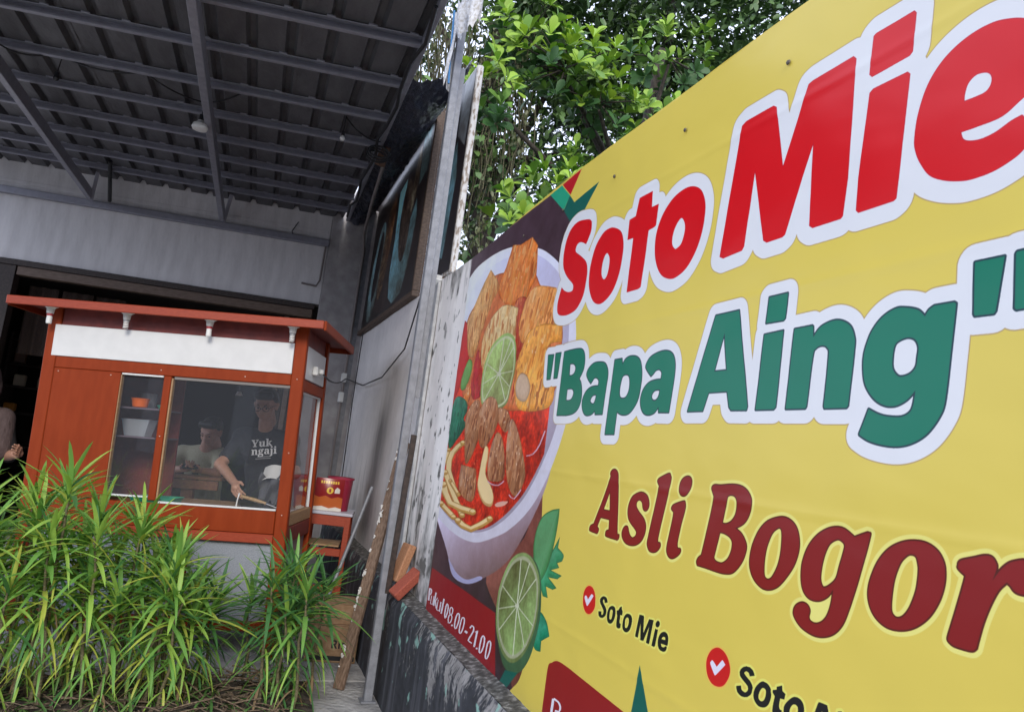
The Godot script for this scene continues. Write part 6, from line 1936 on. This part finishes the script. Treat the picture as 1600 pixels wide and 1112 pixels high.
	_g("wtext", "470,177! 479,175! 485,168! 481,157! 471,145! 461,141! 456,140! 450,144! 446,152! 448,162! 454,172! 463,176!|457,180! 438,171! 429,159! 427,148! 432,139! 443,133! 467,137! 487,146! 498,159! 503,172! 496,180! 481,184!")
	_g("wtext", "525,143 522,139 511,135 500,133 494,135 497,139 507,143 519,144")
	_g("wtext", "582,209! 587,208! 594,201! 596,189! 592,174! 582,156! 571,142! 569,141! 564,143! 559,149! 558,161! 562,180! 570,198! 580,208!|563,208! 550,195! 542,176! 538,157! 539,144! 546,137! 563,134! 588,143! 601,159! 611,177! 615,193! 613,206! 605,214! 586,216!")
	_g("wtext", "663,210! 669,209! 677,204! 677,190! 673,173! 664,155! 652,142! 647,139! 643,140! 639,147! 638,160! 642,180! 650,200! 660,208!|645,209! 632,197! 623,177! 619,156! 620,142! 626,134! 646,133! 669,143! 682,158! 691,176! 696,194! 695,208! 685,215! 667,216!")
	_g("wtext", "703,157! 744,159! 759,171! 719,169!")
	_g("wtext", "789,193! 797,201! 805,207! 811,207! 821,205! 824,200! 821,191! 807,176! 790,161! 773,147! 768,136! 797,135! 826,137! 835,144! 808,142! 786,142! 792,149! 808,162! 825,178! 840,193! 843,204! 838,211! 822,214! 797,211! 780,200! 771,192!")
	_g("wtext", "872,206! 854,132! 878,137! 895,211!")
	_g("wtext", "854,193! 887,204! 883,207! 849,195!")
	_g("wtext", "915,141 912,137 904,134 895,133 890,134 893,138 901,141 910,143")
	_g("wtext", "966,205! 970,204! 977,198! 978,184! 975,167! 965,150! 953,136! 953,135! 950,137! 946,145! 946,158! 950,177! 957,195! 965,204!|950,204! 939,192! 932,174! 928,154! 928,141! 932,131! 947,129! 968,137! 982,152! 992,171! 996,188! 995,203! 986,210! 969,211!")
	_g("wtext", "1049,205! 1054,203! 1060,196! 1060,182! 1055,165! 1046,148! 1035,135! 1035,135! 1031,137! 1028,144! 1028,156! 1031,176! 1037,195! 1047,204!|1033,205! 1020,192! 1014,173! 1011,153! 1011,140! 1014,131! 1027,128! 1049,135! 1062,150! 1072,168! 1076,185! 1076,200! 1070,209! 1055,212!")
	_g("box", "1642,272 1672,302 1721,320 1811,322! 2292,310! 2292,138! 1632,59! 1639,130!")
	_g("wtext", "1705,196! 1702,136! 1720,141! 1724,201!")
	_g("wtext", "1715,196! 1731,197! 1748,198! 1759,195! 1765,190! 1767,183! 1765,177! 1753,174! 1738,171! 1735,164! 1752,168! 1773,176! 1780,186! 1778,195! 1770,201! 1757,204! 1737,204! 1720,203!")
	_g("dgreen", "2230,457! 2298,342! 2204,308!")
	_g("tick", "1885,600 1911,599 1930,584 1937,567 1938,546 1925,528 1903,516 1877,517 1859,531 1852,549 1852,571 1864,589")
	_g("white", "1867,566 1875,566 1887,558! 1904,576 1910,579 1919,577 1919,572 1891,541 1884,538 1879,540 1862,558")
	_g("tick", "2559,593 2582,592 2601,581 2612,563 2611,544 2598,523 2579,511 2553,509 2534,519 2524,537 2523,558 2536,580")
	_g("white", "2540,557 2546,560 2563,551! 2579,569 2583,571 2593,565 2592,562 2563,533 2560,531 2556,532 2538,550")
	_g("RED", "1598,1892! 1600,1856 1569,1813! 1520,1833 1484,1830 1477,1802 1535,1770 1585,1737 1604,1699 1605,1655 1591,1602 1545,1562 1476,1550 1422,1553 1380,1564 1363,1586 1362,1620 1382,1673! 1410,1655 1452,1641 1489,1641 1494,1659 1480,1675 1435,1703 1397,1734 1373,1765 1362,1815 1375,1873 1418,1913 1475,1925 1544,1915 1583,1904")
	_g("RED", "1789,1819 1847,1790 1873,1746 1877,1700 1867,1640 1834,1584 1781,1555 1733,1551 1684,1571 1645,1617 1630,1663 1630,1718 1655,1780 1704,1818 1746,1825|1762,1733 1783,1709 1785,1674 1773,1644 1753,1636 1731,1655 1725,1686 1733,1717 1745,1732")
	_g("RED", "2042,1876! 1961,1877! 1946,1818! 1904,1816! 1903,1748! 1944,1745! 1937,1559! 2012,1557! 2026,1561! 2041,1746! 2075,1748! 2084,1751! 2088,1819! 2047,1820!")
	_g("RED", "2274,1819 2318,1795 2343,1756 2350,1716 2344,1666 2321,1615 2280,1572 2233,1555 2195,1556 2147,1577 2112,1617 2094,1667 2094,1720 2118,1771 2166,1809 2224,1824|2234,1735 2252,1712 2254,1684 2243,1653 2223,1643 2210,1643 2193,1660 2189,1686 2199,1713 2217,1732")
	_g("RED", "2441,1569! 2488,1922! 2504,1928! 2611,1926! 2622,1918! 2665,1743! 2734,1928! 2746,1931! 2869,1931! 2877,1922! 2874,1649! 2866,1566! 2861,1562! 2779,1563! 2769,1570! 2766,1684! 2765,1773! 2734,1695! 2689,1569! 2681,1565! 2627,1565! 2614,1573! 2560,1774! 2539,1575! 2532,1566! 2456,1562!")
	_g("RED", "2922,1822! 2930,1827! 3014,1825! 3020,1818! 3006,1605! 3002,1565! 2996,1562! 2910,1562! 2904,1568! 2905,1638!")
	_g("RED", "2924,1951! 2930,1954! 3024,1952! 3029,1945! 3024,1865! 3018,1860! 2926,1858! 2919,1866!")
	_g("RED", "3040,1673 3045,1721 3060,1767 3083,1799 3112,1820 3150,1832 3190,1833 3219,1825 3248,1810 3280,1783 3301,1743 3303,1706 3287,1680 3251,1667 3216,1649 3176,1648 3137,1650! 3141,1636 3149,1628 3165,1622 3183,1620 3206,1623 3231,1632 3249,1635! 3266,1609 3264,1587 3249,1571 3227,1561 3199,1554 3164,1553 3140,1557 3107,1569 3076,1589 3054,1622 3043,1649|3142,1706! 3142,1720 3148,1739 3163,1749 3181,1746 3192,1737 3195,1724 3190,1711 3177,1705")
	_g("GRN", "1328,1399! 1384,1397! 1375,1300! 1340,1300!")
	_g("GRN", "1400,1400! 1452,1399! 1441,1301! 1408,1301!")
	_g("GRN", "1481,1399! 1545,1401 1614,1399 1646,1391 1667,1371 1675,1341 1668,1313 1642,1284! 1662,1269 1676,1238 1678,1206 1661,1176 1620,1159 1563,1153! 1477,1154!|1546,1349! 1576,1347 1595,1338 1602,1323 1592,1307 1571,1301 1550,1301!|1547,1253! 1588,1252 1605,1243 1608,1230 1598,1214 1579,1207 1548,1207!")
	_g("GRN", "1742,1263! 1719,1278 1701,1299 1717,1320 1752,1334 1797,1334 1834,1327 1856,1307 1864,1283 1861,1240 1856,1153! 1802,1153! 1798,1167! 1779,1155 1743,1150 1714,1158 1694,1181 1690,1206 1707,1231 1735,1246 1771,1251 1801,1250! 1800,1270 1783,1281 1765,1281 1752,1271|1793,1222! 1771,1220 1757,1210 1754,1198 1767,1190 1782,1189 1791,1199 1795,1213")
	_g("GRN", "1902,1333! 1952,1333! 1959,1312! 1975,1329 2005,1336 2043,1332 2070,1316 2087,1281 2089,1245 2080,1200 2056,1170 2029,1153 1999,1149 1973,1153 1955,1161! 1951,1087! 1891,1086!|1989,1279 2008,1274 2018,1255 2018,1227 2003,1205 1979,1201 1963,1208 1957,1229 1961,1258 1970,1275")
	_g("GRN", "2143,1264! 2116,1285 2108,1299 2127,1321 2164,1332 2206,1335 2239,1328 2259,1311 2269,1280 2268,1230 2258,1153! 2203,1154! 2200,1170! 2179,1153 2147,1147 2118,1154 2099,1175 2095,1202 2110,1228 2135,1244 2167,1250 2200,1250! 2201,1271 2186,1282 2167,1280 2155,1271|2199,1221! 2173,1220 2158,1209 2157,1197 2167,1189 2181,1189 2193,1197 2199,1210")
	_g("GRN", "2443,1407! 2540,1407! 2602,1161! 2600,1153! 2540,1154! 2531,1162! 2518,1202! 2441,1202! 2421,1154! 2351,1154!|2487,1355! 2509,1256! 2457,1256!")
	_g("GRN", "2651,1422! 2715,1422! 2712,1363! 2707,1359! 2647,1360!")
	_g("GRN", "2644,1332! 2710,1334! 2702,1158! 2696,1153! 2633,1153!")
	_g("GRN", "2746,1333! 2800,1334! 2803,1331! 2805,1308! 2825,1328 2857,1337 2883,1334 2907,1320 2919,1297 2921,1269 2913,1156! 2909,1152! 2850,1152! 2848,1157! 2854,1260 2848,1281 2833,1287 2816,1282 2808,1264 2798,1157! 2795,1153! 2735,1153!")
	_g("GRN", "3080,1316! 3088,1327 3099,1333! 3138,1333! 3142,1330! 3135,1235 3129,1162 3120,1133 3097,1103 3067,1085 3035,1078 3000,1080 2969,1087 2946,1098! 2946,1101! 2965,1148! 2988,1138 3010,1133 3040,1132 3058,1140 3065,1154 3068,1180! 3050,1163 3026,1153 3000,1155 2975,1169 2954,1196 2946,1229 2947,1263 2961,1300 2985,1327 3015,1340 3040,1338 3065,1330|3046,1281 3062,1275 3070,1260 3069,1241 3067,1224 3056,1212 3039,1207 3027,1210 3016,1224 3014,1246 3017,1268 3027,1277")
	_g("GRN", "3174,1398! 3227,1397! 3215,1306! 3212,1302! 3178,1303! 3176,1307!")
	_g("GRN", "3246,1397! 3248,1400! 3292,1400! 3284,1304! 3250,1303! 3247,1306!")
	_g("MAR", "1979,976 1998,970 2009,953 2021,891 2036,790 2049,783 2049,774 2041,767! 1970,768 1962,774 1966,783 1983,788! 1979,821! 1920,821! 1902,791 1913,782 1910,773 1904,768! 1854,770 1848,775 1854,785 1875,793! 1919,870 1958,946 1955,961 1962,971|1964,909! 1977,845! 1931,845!")
	_g("MAR", "2151,919 2183,914 2198,900 2201,884 2193,873 2181,870 2171,876 2164,891 2150,898 2137,894 2131,884 2136,872 2154,860 2180,846 2193,829 2192,808 2181,788 2158,772 2128,764 2095,765 2073,776 2066,791 2073,806 2085,813 2097,811 2104,799 2115,788 2129,784 2144,792 2147,805 2134,815 2110,827 2094,841 2088,862 2093,884 2111,905")
	_g("MAR", "2287,982 2297,977 2300,962 2284,895 2267,828 2262,800 2265,791! 2276,791 2277,782 2263,769 2245,763 2225,764 2213,775 2211,790 2222,838 2236,896 2247,945! 2236,955 2236,961 2247,968")
	_g("MAR", "2368,914 2377,911 2379,895 2368,856 2359,816 2358,797 2364,790! 2374,791 2375,784 2362,772 2340,762 2322,764 2312,775 2311,790 2318,825 2327,865 2328,883! 2317,888 2317,894 2328,902")
	_g("MAR", "2377,980 2392,978 2399,968 2396,952 2385,937 2370,929 2354,931 2346,943 2347,959 2358,973")
	_g("MAR", "2490,954 2489,961 2499,967 2524,968 2568,973 2603,972 2627,963 2643,946 2645,928 2637,905 2621,887 2592,873! 2616,864 2633,848 2638,833 2630,808 2614,787 2594,771 2571,765 2543,763 2493,764 2454,764! 2450,772 2456,782 2468,790! 2482,844 2500,928 2499,942!|2555,945! 2567,949 2583,947 2593,937 2594,922 2589,902 2575,886 2556,878 2541,878!|2535,857! 2555,856 2576,850 2586,839 2585,820 2574,799 2556,786 2541,784 2526,786 2518,793!")
	_g("MAR", "2743,916 2769,915 2790,904 2802,884 2805,859 2796,828 2777,799 2751,772 2723,759 2697,759 2671,772 2656,794 2654,821 2662,850 2679,880 2705,903|2739,893 2749,891 2753,877 2753,846 2747,815 2733,789 2721,779 2709,780 2703,791 2702,818 2707,848 2721,879")
	_g("MAR", "2902,915 2923,914 2948,902! 2964,909 2979,915! 2984,914! 2984,909 2972,861 2958,811 2943,765 2931,737 2911,715 2884,702 2855,699 2824,706 2804,721 2801,733 2808,745 2823,753 2837,752 2845,743 2843,730 2849,722 2864,721 2880,729 2892,744 2900,768 2903,796! 2889,779 2867,767 2843,766 2825,778 2817,802 2818,833 2831,866 2853,892 2878,908|2907,893 2920,890 2926,883 2924,870 2916,842 2909,817 2893,801 2879,794 2872,799 2868,812 2870,838 2878,865 2889,883")
	_g("MAR", "3077,914 3103,914 3125,904 3138,886 3141,865 3138,842 3129,817 3113,792 3089,771 3061,759 3031,757 3006,768 2991,788 2987,813 2994,841 3007,869 3027,892 3052,907|3073,891 3084,889 3089,878 3091,863 3088,831 3078,802 3066,784 3054,777 3044,779 3038,789 3038,814 3042,843 3052,871 3063,885")
	_g("MAR", "3164,887 3165,892 3171,897 3191,904 3208,910 3220,910 3227,903 3229,894 3223,874! 3235,892 3248,905 3261,911 3273,914 3286,914 3292,906 3294,891 3288,875 3279,866 3270,863 3259,865 3252,872 3246,876! 3233,861 3221,836 3211,808 3204,781 3201,767! 3196,762 3187,760 3164,760 3155,763 3151,767 3152,774! 3162,810 3176,865 3177,874! 3170,878 3164,883")
	_g("BLK", "2018,577! 2015,582! 2010,588! 2000,590! 1986,589! 1974,583! 1967,576! 1967,570! 1972,564! 1979,560! 1986,556! 1992,552! 1996,549! 1997,544! 1996,539! 1992,535! 1989,533! 1988,534! 1985,534! 1984,538! 1983,543! 1964,539! 1965,533! 1968,527! 1978,524! 1993,526! 2005,532! 2013,539! 2016,547! 2015,554! 2009,560! 2002,564! 1995,567! 1989,571! 1986,574! 1986,577! 1988,579! 1991,581! 1992,581! 1994,580! 1997,577! 1999,572!")
	_g("BLK", "2045,573 2062,574 2070,566 2071,551 2063,534 2049,523 2032,522 2023,531 2022,547 2030,564|2045,563 2054,561 2054,549 2051,538 2044,533 2038,536 2037,546 2039,558")
	_g("BLK", "2094,580! 2105,585! 2106,577! 2112,572! 2111,561! 2100,560! 2099,540 2101,536! 2107,536! 2106,525! 2097,521 2084,522 2081,533 2083,554! 2079,560! 2078,567! 2087,570!")
	_g("BLK", "2138,572 2157,573 2167,565 2167,549 2159,532 2143,522 2126,522 2117,531 2118,549 2126,564|2139,562 2148,561 2151,551 2148,541 2141,533 2132,533 2130,543 2131,555")
	_g("BLK", "2204,585! 2225,587! 2228,585! 2231,556! 2233,542! 2255,585! 2278,587! 2276,582! 2267,524! 2264,522! 2251,522! 2259,568! 2237,523! 2221,521! 2214,565! 2207,524! 2193,523! 2192,527!")
	_g("BLK", "2289,569! 2303,571! 2296,526! 2292,522! 2279,522!")
	_g("BLK", "2298,591 2307,590 2309,583 2303,576 2295,574 2289,577 2290,584")
	_g("BLK", "2332,571 2347,570 2354,561 2354,547 2352,541! 2322,539! 2327,532 2337,533 2345,538 2350,537 2349,531 2342,524 2329,521 2315,524 2308,533 2308,548 2316,562|2333,559 2340,558 2341,552! 2324,550! 2326,555")
	_g("BLK", "2697,572! 2695,576! 2690,581! 2681,584! 2669,583! 2658,578! 2650,571! 2647,564! 2649,557! 2656,553! 2663,550! 2671,547! 2677,544! 2679,540! 2679,536! 2676,532! 2672,529! 2670,528! 2666,528! 2661,529! 2658,530! 2656,534! 2655,538! 2639,532! 2640,527! 2644,521! 2651,518! 2659,517! 2668,518! 2679,522! 2688,529! 2694,538! 2694,546! 2690,552! 2683,557! 2675,560! 2668,563! 2663,566! 2663,568! 2663,569! 2666,571! 2669,573! 2673,573! 2678,572! 2680,569! 2682,566!")
	_g("BLK", "2721,567 2738,568 2750,560 2752,546 2746,529 2734,519 2716,516 2702,523 2698,535 2704,551|2726,556 2735,554 2736,544 2732,533 2725,528 2717,529 2714,536 2718,548")
	_g("BLK", "2767,571! 2782,578! 2784,568! 2793,565! 2791,554! 2779,552! 2777,537 2781,530! 2787,531! 2787,521! 2775,517 2761,518 2759,526 2763,551! 2756,556! 2756,561! 2767,565!")
	_g("BLK", "2815,566 2833,569 2844,562 2847,548 2841,531 2828,521 2813,517 2799,519 2792,529 2794,545|2819,554 2829,553 2831,544 2827,532 2819,527 2811,529 2808,538 2812,548")
	_g("BLK", "2884,580! 2905,581! 2908,572! 2913,543! 2901,541! 2900,549! 2884,548! 2879,539! 2868,538! 2881,575!|2893,567! 2897,557! 2888,556!")
	_g("BLK", "2932,579! 2940,582! 2943,580! 2943,567! 2933,567!")
